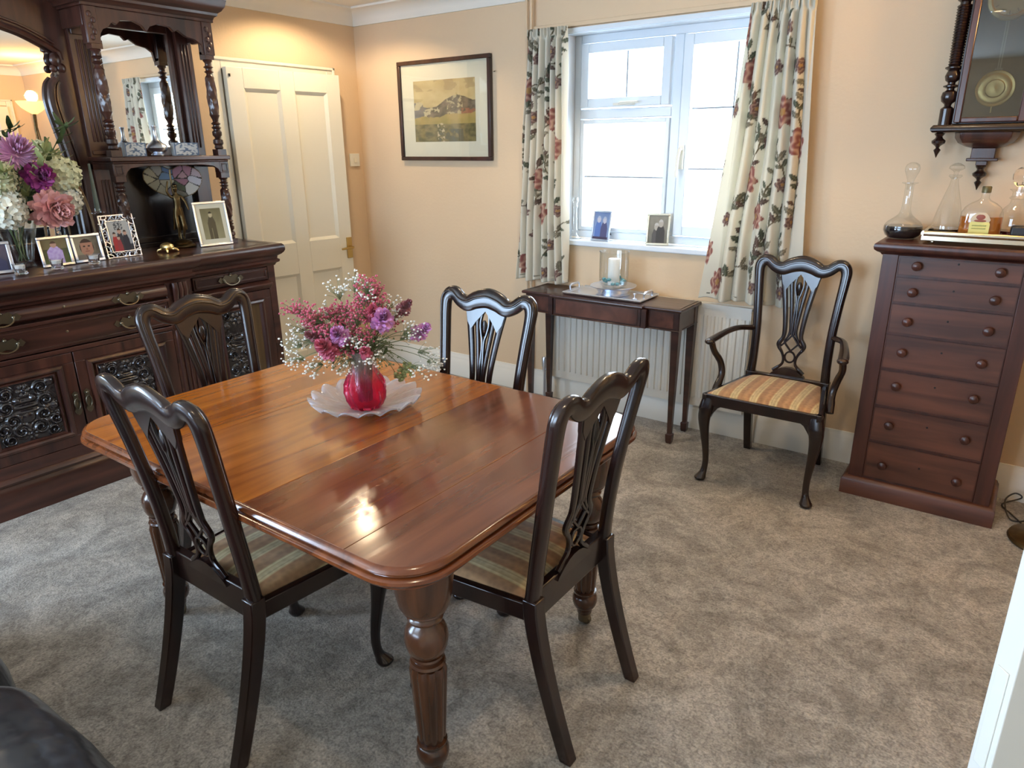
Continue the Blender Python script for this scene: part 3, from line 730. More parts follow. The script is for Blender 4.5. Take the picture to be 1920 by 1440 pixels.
def cab_door(x0, x1, z0, z1, y, carve_x, seed, kind, hx, olive=True):
    b = new(); t = .046
    box(b, x0, x1, y-.004, y+.02, z0, z0+t); box(b, x0, x1, y-.004, y+.02, z1-t, z1); box(b, x0, x0+t, y-.004, y+.02, z0+t, z1-t); box(b, x1-t, x1, y-.004, y+.02, z0+t, z1-t)
    d = obj('door', b, 'sidev', SB, bevel=.002)
    # fielded moulding stepping out and then in
    X0, X1, Z0, Z1 = x0+t, x1-t, z0+t, z1-t; c0, c1 = carve_x
    ins = [(0, -.004), (.004, -.014), (.014, -.017), (.022, -.012), (.027, -.002), (.030, .004)]
    b = new(); rings = [[(X0+i, y+o_, Z0+i), (X1-i, y+o_, Z0+i), (X1-i, y+o_, Z1-i), (X0+i, y+o_, Z1-i)] for i, o_ in ins]
    loft(b, rings, cap=False); obj('panel_moulding', b, 'sidev', d, smooth=False)
    b = new(); box(b, X0+.02, X1-.02, y+.004, y+.012, Z0+.02, Z1-.02); obj('panel', b, 'olive', d, smooth=False)
    cz0, cz1 = Z0+.035, Z1-.04
    b = new(); e = .014; rings = [[(c0-i, y+o_, cz0-i), (c1+i, y+o_, cz0-i), (c1+i, y+o_, cz1+i), (c0-i, y+o_, cz1+i)] for i, o_ in [(0, .0), (.003, -.006), (.008, -.007), (e, .003)]]
    loft(b, rings, cap=False); obj('inner_moulding', b, 'sidev', d, smooth=False)
    carved(d, c0, c1, cz0, cz1, y+.001, seed, kind)
    b = new(); f = lambda u, v, dd: (hx+u, y-.006+dd, (z0+z1)/2-.02+v)
    prism(b, [(-.010, -.05), (0, -.058), (.010, -.05), (.016, -.036), (.010, -.02), (.013, 0), (.009, .03), (.014, .045), (0, .058), (-.014, .045), (-.009, .03), (-.013, 0), (-.010, -.02), (-.016, -.036)], 0, -.004, f)
    ball(b, (hx, y-.012, (z0+z1)/2+.02), .007); tube(b, [(hx+.012*math.sin(a), y-.016, (z0+z1)/2-.022-.026*math.cos(a)*1.0) for a in [2*PI*k/12 for k in range(13)]], .003, 6)
    obj('escutcheon', b, 'dbrass', d)
cab_door(-.472, -.003, .235, .665, FC, (-.345, -.095), 3, 'scroll', -.025)
cab_door(.003, .472, .235, .665, FC, (.095, .345), 7, 'scroll', .025)
cab_door(.635, 1.086, .235, .772, FW, (.775, .925), 11, 'rose', .655)
cab_door(-1.086, -.635, .235, .772, FW, (-.925, -.775), 12, 'rose', -.655)
# ---- mirrored back
Z0 = 1.02; BK = -.012
b = new(); box(b, -1.075, 1.075, -.010, 0, Z0, 2.16); obj('back_board', b, 'sidev', SB, smooth=False)
half = [(0, 2.105), (.09, 2.09), (.18, 2.053), (.259, 2.029), (.339, 1.992), (.398, 1.958), (.402, 1.925), (.376, 1.890), (.384, 1.862), (.362, 1.842), (.338, 1.815), (.326, 1.765), (.327, 1.71), (.338, 1.64), (.354, 1.55), (.366, 1.46), (.370, 1.36), (.366, 1.26), (.366, 1.10)]
hs = [tuple(q) for q in catmull(half[:6], 4)]+[half[6], half[7], half[8]]+[tuple(q) for q in catmull(half[9:], 4)]
outline = [(x, z) for x, z in hs]+[(-x, z) for x, z in reversed(hs) if x > 1e-6]
b = new(); prism(b, [(-.44, 1.07), (.44, 1.07), (.44, 2.15), (-.44, 2.15)], -.011, -.014, lambda u, v, d: (u, d, v)); obj('centre_mirror', b, 'mirror', SB, smooth=False)
# shaped surround: strips between the mirror outline and the outer edge
b = new()
for s in (-1, 1):
    pts = [(x*s, z) for x, z in hs]
    outer = [(s*(min(.445, .0+.445*min(1, i/5))), 2.26 if i < 6 else z) for i, (x, z) in enumerate(pts)]
    outer = []
    for i, (x, z) in enumerate(pts):
        if abs(x) < .40 and z > 1.95: outer.append((x*1.10, 2.20+.05*math.cos(abs(x)/.44*PI/2)))
        else: outer.append((s*.445, z+ (.03 if i < 28 else 0)))
    for i in range(len(pts)-1):
        a, c, d, e = pts[i], pts[i+1], outer[i+1], outer[i]
        f = [(a[0], -.016, a[1]), (c[0], -.016, c[1]), (d[0], -.016, d[1]), (e[0], -.016, e[1])]
        g = [(x, -.040, z) for x, y, z in f]
        vf = [b.verts.new(p) for p in f]; vg = [b.verts.new(p) for p in g]
        b.faces.new(vg); b.faces.new(vf)
        b.faces.new((vf[0], vf[1], vg[1], vg[0])); b.faces.new((vf[2], vf[3], vg[3], vg[2]))
box(b, -.445, .445, -.040, -.016, Z0, 1.10)
bmesh.ops.remove_doubles(b, verts=b.verts, dist=.0004)
obj('mirror_surround', b, 'sidev', SB, smooth=False)
b = new()
for s in (-1, 1):
    tube(b, [(x*s, -.042, z) for x, z in hs[:22]], .0125, 8); tube(b, [(x*s+.0, -.044, z+.028) for x, z in hs[:20]], .006, 6)
    tube(b, [(x*s, -.042, z) for x, z in hs[24:]], .016, 8)
    tube(b, [((x+.028)*s, -.040, z) for x, z in hs[26:]], .007, 6)
    ball(b, (s*.375, -.045, 1.925), .026, (1, .6, 1.2)); ball(b, (s*.36, -.045, 1.885), .018, (1, .6, 1)); ball(b, (s*.395, -.045, 1.89), .022, (1, .6, 1))
obj('mirror_moulding', b, 'sidev', SB)
# crest over centre
b = new(); cp = [(-.46, 2.16), (-.46, 2.21)]+[(-.44+.88*k/16, 2.235+.05*math.sin(PI*k/16)) for k in range(17)]+[(.46, 2.21), (.46, 2.16)]
prism(b, [(u, v-.05+.0) for u, v in cp[2:-2]]+[(u, v) for u, v in reversed(cp[2:-2])], -.01, -.075, lambda u, v, d: (u, d, v)); obj('crest', b, 'side', SB, bevel=.004)
def turned_post(b, x, y, z0, z1, r=.024):
    """carved, spiral-fluted baluster"""
    h = z1-z0
    box(b, x-r*1.25, x+r*1.25, y-r*1.25, y+r*1.25, z0, z0+.06*h)
    p = [(.9, .06), (1.15, .075), (1.0, .10), (1.35, .12), (1.25, .155), (.7, .17), (.75, .18), (1.2, .20), (1.25, .235), (.85, .25), (.85, .26), (1.3, .275), (.8, .29), (.8, .30), (1.25, .315), (.65, .335), (.8, .36), (1.3, .40)]
    lathe(b, [(r*a, z0+h*t) for a, t in p], (x, y, 0), 16)
    lathe(b, [(r*1.3*(1-.15*abs(t-.45)*2), z0+h*(.40+.36*t)) for t in [k/24 for k in range(25)]], (x, y, 0), 20, fn=lambda rr, z, a: rr*(1+.10*math.sin(5*a+(z-z0)/h*36)))
    p = [(1.2, .76), (.7, .785), (.65, .80), (1.2, .815), (.7, .83), (.7, .845), (1.25, .86), (.75, .875), (.8, .90), (1.2, .92), (1.1, .93)]
    lathe(b, [(r*a, z0+h*t) for a, t in p], (x, y, 0), 16)
    box(b, x-r*1.25, x+r*1.25, y-r*1.25, y+r*1.25, z0+.93*h, z1)
for s in (-1, 1):
    X = lambda a: s*a
    def bx(b, x0, x1, *a): box(b, min(s*x0, s*x1), max(s*x0, s*x1), *a)
    # pilaster between centre and tower
    b = new(); bx(b, .445, .555, -.065, -.010, Z0, 2.15); bx(b, .455, .545, -.072, -.065, 1.50, 1.52)
    for k in range(4): tube(b, [(X(.475+k*.017), -.066, 1.56), (X(.475+k*.017), -.066, 2.02)], .0065, 6); tube(b, [(X(.475+k*.017), -.066, 1.10), (X(.475+k*.017), -.066, 1.38)], .0065, 6)
    bx(b, .455, .545, -.075, -.065, 2.04, 2.12); obj('pilaster', b, 'sidev', SB, bevel=.003)
    b = new(); bx(b, .985, 1.07, -.055, -.010, Z0, 2.15)
    for k in range(3): tube(b, [(X(1.008+k*.018), -.056, 1.53), (X(1.008+k*.018), -.056, 2.05)], .006, 6)
    obj('pilaster', b, 'sidev', SB, bevel=.003)
    # tower mirror and its frame
    b = new(); bx(b, .60, .955, -.014, -.011, 1.53, 2.10); obj('tower_mirror', b, 'mirror', SB, smooth=False)
    b = new(); bx(b, .555, .60, -.030, -.010, 1.50, 2.15); bx(b, .955, .985, -.030, -.010, 1.50, 2.15); bx(b, .60, .955, -.030, -.010, 2.095, 2.15); bx(b, .60, .955, -.030, -.010, 1.49, 1.535)
    obj('mirror_frame', b, 'sidev', SB, bevel=.003)
    # recess panel below the shelf
    b = new(); bx(b, .555, .985, -.022, -.010, Z0, 1.45)
    bx(b, .555, .985, -.05, -.010, Z0, 1.045); bx(b, .555, .985, -.038, -.010, 1.045, 1.075); obj('recess_panel', b, 'carve', SB, bevel=.003)
    # shelf
    b = new(); bx(b, .435, 1.075, -.275, -.010, 1.468, 1.490); bx(b, .445, 1.065, -.268, -.02, 1.458, 1.468); obj('shelf', b, 'side', SB, bevel=.004)
    b = new()
    ap = [(.445, 1.458), (.445, 1.40), (.50, 1.40), (.51, 1.42), (.53, 1.436), (.60, 1.444), (.91, 1.444), (.975, 1.436), (1.0, 1.42), (1.01, 1.40), (1.065, 1.40), (1.065, 1.458)]
    prism(b, [(s*u, v) for u, v in ap], -.262, -.242, lambda u, v, d: (u, d, v))
    for xx in (.473, 1.037):
        for q in ((.017, .003),): 
            box(b, X(xx)-.017, X(xx)+.017, -.268, -.262, 1.405, 1.411); box(b, X(xx)-.017, X(xx)+.017, -.268, -.262, 1.443, 1.449); box(b, X(xx)-.017, X(xx)-.012, -.268, -.262, 1.411, 1.443); box(b, X(xx)+.012, X(xx)+.017, -.268, -.262, 1.411, 1.443)
        box(b, X(xx)-.026, X(xx)+.026, -.264, -.212, 1.40, 1.458)
    bx(b, 1.015, 1.065, -.25, -.02, 1.43, 1.458); bx(b, .445, .47, -.25, -.02, 1.43, 1.458)
    obj('shelf_apron', b, 'sidev', SB, bevel=.002)
    for xx in (.473, 1.037):
        b = new(); turned_post(b, X(xx), -.238, Z0, 1.40, .020); obj('baluster', b, 'sidev', SB)
        b = new(); turned_post(b, X(xx), -.238, 1.490, 2.00, .020); obj('baluster', b, 'sidev', SB)
    # canopy
    b = new()
    ap = [(.435, 2.14), (.435, 1.985), (.46, 1.975), (.49, 1.985), (.50, 2.03), (.515, 2.05), (.54, 2.06), (.56, 2.085), (.58, 2.075), (.60, 2.095), (.66, 2.10), (.70, 2.085), (.72, 2.06), (.74, 2.085), (.78, 2.10), (.84, 2.095), (.86, 2.075), (.88, 2.085), (.92, 2.06), (.97, 2.05), (1.0, 2.03), (1.008, 1.985), (1.04, 1.975), (1.07, 1.985), (1.07, 2.14)]
    prism(b, [(s*u, v) for u, v in ap], -.262, -.242, lambda u, v, d: (u, d, v))
    for xx in (.465, 1.04):
        box(b, X(xx)-.028, X(xx)+.028, -.268, -.212, 1.985, 2.14)
        for k in range(5): ball(b, (X(xx)+(.007 if k % 2 else -.007), -.269, 2.01+.024*k), .012, (1, .5, 1.2), 8, 6)
    bx(b, 1.05, 1.07, -.24, -.02, 2.06, 2.14); bx(b, .435, .455, -.24, -.02, 2.06, 2.14)
    prism(b, [(-.08, 2.06), (-.24, 2.06), (-.235, 1.99), (-.22, 2.03), (-.19, 2.05), (-.09, 2.05)], s*1.05, s*1.07, lambda u, v, d: (d, u, v))
    bx(b, .425, 1.08, -.27, -.01, 2.14, 2.155); obj('canopy_apron', b, 'sidev', SB, bevel=.002)
    b = new(); x0, x1 = .415, 1.075
    pl = [(s*x0, -.01), (s*x0, -.265), (s*x1, -.265), (s*x1, -.01)]
    if s < 0: pl = pl[::-1]
    mould_run(b, pl, [(-.02, 2.150), (.004, 2.150), (.010, 2.165), (.022, 2.172), (.024, 2.184), (.038, 2.194), (.052, 2.214), (.056, 2.232), (.060, 2.246), (-.02, 2.246)])
    bx(b, x0, x1, -.265, -.01, 2.20, 2.246); obj('cornice', b, 'side', SB)

# ================================================================== DINING TABLE
TX0, TX1, TY0, TY1, TZ = -2.295, -.835, .815, 1.895, .72
DT = thing('dining_table', 'polished orange-brown mahogany extending table with reeded legs in the middle of the room', 'table', ((TX0+TX1)/2, (TY0+TY1)/2, 0))
cx_, cy_ = (TX0+TX1)/2, (TY0+TY1)/2
HX, HY, CR = (TX1-TX0)/2, (TY1-TY0)/2, .13
def rrect(hx, hy, r, n=10):
    p = []
    for sx, sy, a0 in ((1, 1, 0), (-1, 1, PI/2), (-1, -1, PI), (1, -1, 3*PI/2)):
        for k in range(n+1):
            a = a0+PI/2*k/n; p.append((sx*(hx-r)+r*math.cos(a), sy*(hy-r)+r*math.sin(a)))
    return p
prof = [(.045, .655), (.030, .658), (.030, .669), (.014, .672), (.006, .678), (.000, .686), (.001, .693), (.005, .6965), (.015, .698), (.0165, .7015), (.0145, .7035), (.008, .7045), (.007, .708), (.010, .713), (.014, .718), (.020, .7195)]
b = new(); rings = [[(x, y, z) for x, y in rrect(HX-i, HY-i, max(.02, CR-i))] for i, z in prof]; loft(b, rings, cap=False); obj('moulded_edge', b, 'edge', DT)
seams = [-HX, -1.86-cx_, -1.40-cx_, -1.045-cx_, HX]
inner = rrect(HX-.020, HY-.020, CR-.02, 14)
def clip(poly, x, keep_right):
    out = []
    for i in range(len(poly)):
        a, c = poly[i], poly[(i+1) % len(poly)]
        ina = (a[0] >= x) == keep_right; inc = (c[0] >= x) == keep_right
        if ina: out.append(a)
        if ina != inc:
            t = (x-a[0])/(c[0]-a[0]); out.append((x, a[1]+t*(c[1]-a[1])))
    return out
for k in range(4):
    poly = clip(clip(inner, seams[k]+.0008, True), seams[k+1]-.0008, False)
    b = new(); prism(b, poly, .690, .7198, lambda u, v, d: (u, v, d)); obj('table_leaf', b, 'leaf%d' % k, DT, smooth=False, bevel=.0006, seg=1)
b = new(); ax, ay = HX-.16, HY-.15
box(b, -ax, ax, -ay-.012, -ay+.012, .585, .688); box(b, -ax, ax, ay-.012, ay+.012, .585, .688); box(b, -ax-.012, -ax+.012, -ay, ay, .585, .688); box(b, ax-.012, ax+.012, -ay, ay, .585, .688)
box(b, -.03, .03, -ay, ay, .62, .688); obj('apron', b, 'leg', DT, bevel=.003)
def table_leg(x, y):
    b = new(); r = .047
    lathe(b, [(.055, .52), (.060, .53), (.066, .56), (.070, .60), (.070, .688)], (x, y, 0), 28)
    lathe(b, [(.030, .485), (.041, .487), (.043, .493), (.037, .498), (.036, .503), (.047, .508), (.052, .514), (.050, .522), (.04, .522)], (x, y, 0), 28)
    lathe(b, [(.028, .388), (.036, .39), (.044, .40), (.050, .416), (.053, .436), (.050, .456), (.043, .470), (.034, .478), (.032, .486)], (x, y, 0), 28)
    lathe(b, [(.03, .358), (.040, .360), (.044, .366), (.041, .372), (.034, .374), (.034, .380), (.040, .384), (.038, .389), (.03, .39)], (x, y, 0), 28)
    pr = []
    for k in range(19):
        t = k/18; pr.append(((.033+.012*t)*(1 if 0 < k < 18 else .9), .130+.228*t))
    lathe(b, pr, (x, y, 0), 90, fn=lambda rr, z, a: rr*(.84+.20*abs(math.cos(5*a))**.55))
    lathe(b, [(.026, .062), (.030, .064), (.037, .075), (.041, .090), (.041, .104), (.036, .114), (.030, .118), (.036, .122), (.038, .130), (.03, .132)], (x, y, 0), 28)
    lathe(b, [(.020, .040), (.024, .044), (.027, .062)], (x, y, 0), 20)
    o = obj('leg', b, 'leg', DT)
    b = new(); lathe(b, [(.010, .012), (.021, .014), (.0215, .044), (.012, .046)], (x, y, 0), 16)
    lathe(b, [(.006, -.009), (.015, -.009), (.017, -.005), (.017, .005), (.015, .009), (.006, .009)], (x+.008, y, .0172), 18, m=Matrix.Rotation(PI/2, 3, 'X'))
    obj('caster', b, 'dbrass', o)
for x, y in ((-.97, .99), (-.97, 1.745), (-2.135, .985), (-2.135, 1.745)): table_leg(x-cx_, y-cy_)

# ================================================================== CHAIRS
def chair_y(z, top_y, top_z, seat_y=-.20, foot=-.31):
    if z < .44: return seat_y+(foot-seat_y)*((.44-z)/.44)**1.4
    t = (z-.44)/(top_z-.44); return seat_y+(top_y-seat_y)*(t**1.35)-.012*math.sin(PI*t)*0
def make_chair(name, label, arm=False):
    C = thing(name, label, 'chair')
    TZc = 1.025 if arm else 1.005
    ty = -.245 if arm else -.29; ft = -.285 if arm else -.31
    ws = .95 if arm else 1.0
    YB = lambda z: chair_y(z, ty, TZc, foot=ft)
    f = lambda u, v, d: (u*ws, YB(v)+d, v)
    k = (TZc-.44)/.54
    Zm = lambda z: .44+(z-.44)*k
    hw = .185
    side = [(-.184, .44, .043), (-.180, .52, .041), (-.181, .65, .041), (-.192, .79, .042), (-.202, .885, .045), (-.203, .928, .050), (-.188, .951, .052), (-.160, .953, .052), (-.126, .931, .054), (-.090, .924, .062), (-.050, .940, .070), (0, .950, .074)]
    pts = side+[(-u, z, w_) for u, z, w_ in reversed(side[:-1])]
    b = new(); sweep2(b, [(u, Zm(z), w_) for u, z, w_ in pts], .032, f, 6, 14)
    # moulded bead on the front face of crest and stiles
    sweep2(b, [(u*1.045, Zm(z)+.009*(z > .9), .010) for u, z, w_ in pts], .010, lambda u, v, d: f(u, v, d+.0155), 6, 8, 2)
    # spandrel joining crest to splat
    prism(b, [(-.110, Zm(.93)), (-.092, Zm(.90)), (-.082, Zm(.862)), (-.062, Zm(.835)), (-.044, Zm(.86)), (-.020, Zm(.885)), (0, Zm(.905)), (.020, Zm(.885)), (.044, Zm(.86)), (.062, Zm(.835)), (.082, Zm(.862)), (.092, Zm(.90)), (.110, Zm(.93))], -.008, .008, f)
    obj('back_frame', b, 'chair', C)
    b = new(); th = .014
    for s in (-1, 1):
        sweep2(b, [(s*u, Zm(z), w_) for u, z, w_ in [(.084, .92, .036), (.072, .86, .029), (.057, .78, .026), (.046, .71, .024), (.041, .655, .022), (.044, .625, .020), (.060, .598, .024), (.058, .580, .018), (.040, .556, .013), (.030, .530, .013), (.034, .505, .013), (.060, .482, .018), (.075, .470, .018)]], th, f, 5, 8)
        sweep2(b, [(s*u, Zm(z), w_) for u, z, w_ in [(.042, .91, .022), (.036, .85, .020), (.024, .77, .019), (.016, .70, .018), (.013, .655, .016), (.022, .63, .010), (.034, .606, .010), (.012, .58, .009), (0, .568, .009)]], th*.9, f, 5, 8)
        sweep2(b, [(s*u, Zm(z), w_) for u, z, w_ in [(.0, .640, .009), (.018, .618, .009), (.040, .595, .010), (.050, .586, .010)]], th*.8, f, 4, 8)
        sweep2(b, [(s*u, Zm(z), w_) for u, z, w_ in [(.006, .915, .010), (.017, .885, .009), (.020, .855, .009), (.012, .82, .009), (.004, .79, .009), (.006, .70, .010), (.004, .64, .010)]], th*.9, f, 5, 8)
    sweep2(b, [(.024*math.cos(a), Zm(.540)+.026*math.sin(a), .009) for a in [2*PI*i/12 for i in range(13)]], th*.9, f, 3, 8)
    ball(b, f(0, Zm(.842), 0), .017, (.8, .5, 2.0), 10, 8)
    prism(b, [(-.086, .452), (-.080, .462), (-.060, .476), (-.035, .492), (-.012, .498), (.012, .498), (.035, .492), (.060, .476), (.080, .462), (.086, .452)], -.011, .011, f)
    obj('splat', b, 'chair', C)
    # rear legs
    for s in (-1, 1):
        b = new(); rings = []
        for i in range(12):
            z = .455*(1-i/11); y = YB(z); w_ = .0215-.004*(i/11); x = s*.184*ws
            rings.append([(x-w_, y-w_, z), (x+w_, y-w_, z), (x+w_, y+w_, z), (x-w_, y+w_, z)])
        loft(b, rings); obj('rear_leg', b, 'chair', C, bevel=.004)
    # seat frame
    fx = .262 if arm else .232; fy = .225 if arm else .20; rx = .184*ws
    b = new(); z0, z1 = .385, .437
    def plank(p, q, t, za, zb):
        p, q = Vector(p), Vector(q); d = (q-p).normalized(); n_ = Vector((-d.y, d.x))*t
        vs = [(p.x, p.y), (q.x, q.y), (q.x+n_.x, q.y+n_.y), (p.x+n_.x, p.y+n_.y)]
        prism(b, vs, za, zb, lambda u, v, d_: (u, v, d_))
    plank((-fx, fy), (-rx-.01, -.20), .022, z0, z1); plank((rx+.01, -.20), (fx, fy), .022, z0, z1); plank((fx, fy), (-fx, fy), .022, z0, z1)
    plank((-rx, -.205), (rx, -.205), .026, z0-.005, .468 if not arm else .455)
    obj('seat_rail', b, 'chair', C, bevel=.004)
    # drop-in seat
    b = new(); N1, N2 = 28, 24
    def sf(u, v):
        y = -.178+(fy-.012+.178)*v; hwx = (rx-.012)+(fx-.016-rx+.012)*v
        q = (1-abs(2*u-1)**3.5)*(1-abs(2*v-1)**3.5)
        return (-hwx+2*hwx*u, y, .436+.030*q**.55)
    grid(b, N1, N2, sf)
    bm_edges = [e for e in b.edges if e.is_boundary]
    r_ = bmesh.ops.extrude_edge_only(b, edges=bm_edges)
    for g in r_['geom']:
        if isinstance(g, bmesh.types.BMVert): g.co.z = .425
    obj('seat', b, 'seat', C)
    # cabriole front legs
    for s in (-1, 1):
        b = new(); cx, cy = s*(fx-.027), fy-.027
        pth = [(0, 0, .425, .026), (.004, .004, .385, .031), (.010, .010, .345, .031), (.012, .012, .30, .026), (.006, .006, .23, .0195), (-.002, -.002, .15, .0155), (-.005, -.005, .09, .014), (-.002, -.001, .05, .015), (.004, .008, .028, .021), (.008, .014, .014, .027), (.008, .014, .003, .022)]
        c = catmull([(cx+s*a, cy+d, z, r) for a, d, z, r in pth], 4); rings = []
        for x, y, z, r in c:
            sq = 4.5 if z > .36 else 2.2
            rings.append([(x+math.copysign(abs(math.cos(t))**(2/sq), math.cos(t))*r, y+math.copysign(abs(math.sin(t))**(2/sq), math.sin(t))*r, max(0, z)) for t in [2*PI*(i+.5)/16 for i in range(16)]])
        loft(b, rings)
        for q in ((-s, 0), (0, -1)):   # knee brackets
            prism(b, [(0, .388), (.055, .388), (.03, .372), (.008, .34), (0, .32)], -.012, .012, (lambda q: (lambda u, v, d: (cx+q[0]*(u+.015)+abs(q[1])*d, cy+q[1]*(u+.015)+abs(q[0])*d, v)))(q))
        obj('front_leg', b, 'chair', C)
    if arm:
        for s in (-1, 1):
            zs = .665; ys = YB(zs); xs = s*.195*ws
            b = new()
            pth = catmull([(xs, ys+.01, zs+.005, .015), (s*.235, ys+.08, zs+.012, .015), (s*.262, ys+.17, zs+.008, .018), (s*.282, ys+.27, zs-.005, .022), (s*.288, ys+.315, zs-.010, .021)], 6)
            rings = []
            for (p, t, n_, bb), q in zip(ring_frame([tuple(v[:3]) for v in pth]), pth):
                rings.append([p+n_*(.013*math.cos(a))+bb*(q[3]*math.sin(a)) for a in [2*PI*i/12 for i in range(12)]])
            loft(b, rings)
            ball(b, (s*.288, ys+.318, zs-.012), .024, (1, 1, .62), 12, 8)
            tube(b, [tuple(v) for v in catmull([(s*.286, ys+.30, zs-.015), (s*.283, ys+.262, zs-.07), (s*.262, ys+.222, zs-.13), (s*.250, ys+.225, zs-.19), (s*.256, ys+.262, zs-.245), (s*.258, ys+.275, .40)], 5)], [.015]*8+[.016]*10+[.018]*8, 10)
            obj('arm', b, 'chair', C)
    return C
c0 = make_chair('dining_chair', 'dark carved-back dining chair nearest the camera at the left, its back to the viewer')
c0.location = (-1.590, 1.03, 0); c0['group'] = 'pierced-back dining chairs round the table'
dup(c0, (-1.03, 1.415, 0), PI/2, 'dark dining chair on the right side of the table, seat half under it')
dup(c0, (-1.615, 1.80, 0), PI, 'dark dining chair on the window side of the table, facing the camera')
dup(c0, (-2.19, 1.40, 0), -PI/2, 'dark dining chair between the table and the sideboard')
a0 = make_chair('armchair', 'dark carved-back open armchair with striped seat beside the tall chest of drawers', arm=True)
a0.location = (-.812, 3.205, 0); a0.rotation_euler = (0, 0, PI)
#PART3
# ================================================================== TALL CHEST OF DRAWERS
CH = thing('chest_of_drawers', 'tall narrow red mahogany chest of seven drawers against the back wall', 'chest of drawers', (-.187, WY1-.03, 0))
yf = 3.26-(WY1-.03)   # front plane, local
b = new(); box(b, -.272, .272, yf, 0, .085, 1.09)
for s in (-1, 1): box(b, min(s*.213, s*.272), max(s*.213, s*.272), yf-.006, yf, .085, 1.09)
box(b, -.213, .213, yf-.006, yf, 1.086, 1.09); obj('carcass', b, 'chestd', CH, bevel=.002)
b = new(); mould_run(b, [(-.280, 0), (-.280, yf-.008), (.280, yf-.008), (.280, 0)], [(-.02, 0), (.016, 0), (.016, .070), (.012, .076), (.008, .084), (0, .088), (-.02, .088)]); obj('plinth', b, 'chest', CH, bevel=.001)
b = new(); mould_run(b, [(-.272, 0), (-.272, yf), (.272, yf), (.272, 0)], [(-.02, 1.086), (.004, 1.086), (.010, 1.094), (.022, 1.100), (.032, 1.108), (.035, 1.120), (.032, 1.131), (.026, 1.135), (-.02, 1.135)]); box(b, -.27, .27, yf+.004, 0, 1.10, 1.1349); obj('top', b, 'chestd', CH)
zb = [1.084, 1.002, .891, .759, .604, .435, .269, .090]; kz = [1.050, .943, .820, .688, .539, .360, .169]
for i in range(7):
    z1, z0 = zb[i]-.003, zb[i+1]+.005
    b = new(); box(b, -.211, .211, yf-.004, yf+.02, z0, z1); d = obj('drawer', b, 'chest', CH, bevel=.002)
    b = new()
    for a in ((-.211, .211, z0, z0+.004), (-.211, .211, z1-.004, z1), (-.211, -.207, z0+.004, z1-.004), (.207, .211, z0+.004, z1-.004)): box(b, a[0], a[1], yf-.0065, yf-.004, a[2], a[3])
    obj('cockbead', b, 'chestd', d, smooth=False)
    for x in (-.141, .141):
        b = new(); lathe(b, [(.008, 0), (.008, .008), (.016, .012), (.019, .018), (.017, .025), (.010, .029), (.0, .030)], (x, yf-.004, kz[i]), 16, m=Matrix.Rotation(PI/2, 3, 'X'), cap=False); obj('knob', b, 'chestd', d)
    b = new(); lathe(b, [(.004, 0), (.004, .001), (0, .002)], (0, yf-.0045, kz[i]+.018), 10, m=Matrix.Rotation(PI/2, 3, 'X'), cap=False); obj('keyhole', b, 'black', d)

# ================================================================== CONSOLE TABLE
CT = thing('console_table', 'slim dark inlaid mahogany console table under the window', 'table', (-1.805, 3.42, 0))
hx = .475; fy = -.135; by = .122; bx_ = .27
pl = [(-hx, by), (-hx, fy), (-bx_, fy), (-bx_, fy-.022), (bx_, fy-.022), (bx_, fy), (hx, fy), (hx, by)]
b = new(); mould_run(b, [(x*1.0, y) for x, y in pl], [(-.01, .722), (.008, .722), (.011, .727), (.011, .733), (.008, .738), (-.01, .738)]); box(b, -hx+.004, hx-.004, fy+.004, by, .724, .738); box(b, -bx_+.004, bx_-.004, fy-.02, fy+.01, .724, .738); obj('table_top', b, 'console', CT)
b = new(); mould_run(b, [(x*.985, y+.006) for x, y in pl], [(-.02, .620), (.002, .620), (.004, .623), (.002, .627), (.0, .628), (.0, .722), (-.02, .722)])
for x in (-.285, .285): box(b, x-.014, x+.014, fy-.02, fy, .622, .722)
obj('apron', b, 'console', CT)
for x0, x1, y in ((-.250, .250, fy-.0165), (-.44, -.30, fy+.0055), (.30, .44, fy+.0055)):
    b = new(); box(b, x0, x1, y-.002, y+.004, .634, .715); obj('drawer_front', b, 'flame', CT, bevel=.001)
for x, y in ((-hx+.025, fy+.030), (hx-.025, fy+.030), (-hx+.025, by-.022), (hx-.025, by-.022)):
    b = new(); loft(b, [[(x+sx*r, y+sy*r, z) for sx, sy in ((-1, -1), (1, -1), (1, 1), (-1, 1))] for z, r in ((.722, .021), (.62, .021), (.055, .0115), (.052, .018), (.012, .016), (0, .013))]); obj('leg', b, 'console', CT, bevel=.0015)
# silver tray with handles, comport and hurricane candle holder on it
TR = thing('serving_tray', 'rectangular silver-rimmed mirror tray on the console table', 'tray', (-1.80, 3.424, .739))
b = new(); mould_run(b, [(-.225, .105), (-.225, -.105), (.225, -.105), (.225, .105), (-.225, .1049)], [(-.004, 0), (.010, .002), (.014, .010), (.010, .016), (.002, .012), (-.004, .006)]); obj('rim', b, 'silver', TR)
b = new(); box(b, -.228, .228, -.108, .108, .001, .006); obj('tray_base', b, 'silver', TR, smooth=False)
for s in (-1, 1):
    b = new(); tube(b, [(s*.225, -.05, .012), (s*.228, -.05, .035), (s*.228, -.035, .043), (s*.228, .035, .043), (s*.228, .05, .035), (s*.225, .05, .012)], [.005, .005, .007, .007, .005, .005], 8); obj('handle', b, 'silver', TR)
K = thing('cake_comport', 'low pierced silver comport dish on the tray', 'dish', (-1.785, 3.430, .7455))
b = new(); lathe(b, [(.04, 0), (.092, 0), (.096, .004), (.088, .008), (.08, .012), (.086, .02), (.095, .034), (.118, .042), (.126, .046), (.127, .050), (.122, .048), (.10, .042), (.0, .040)], seg=40, fn=lambda r, z, a: r*(1+(.025*math.sin(20*a) if .008 < z < .04 else 0)), cap=False); obj('dish', b, 'silver', K)
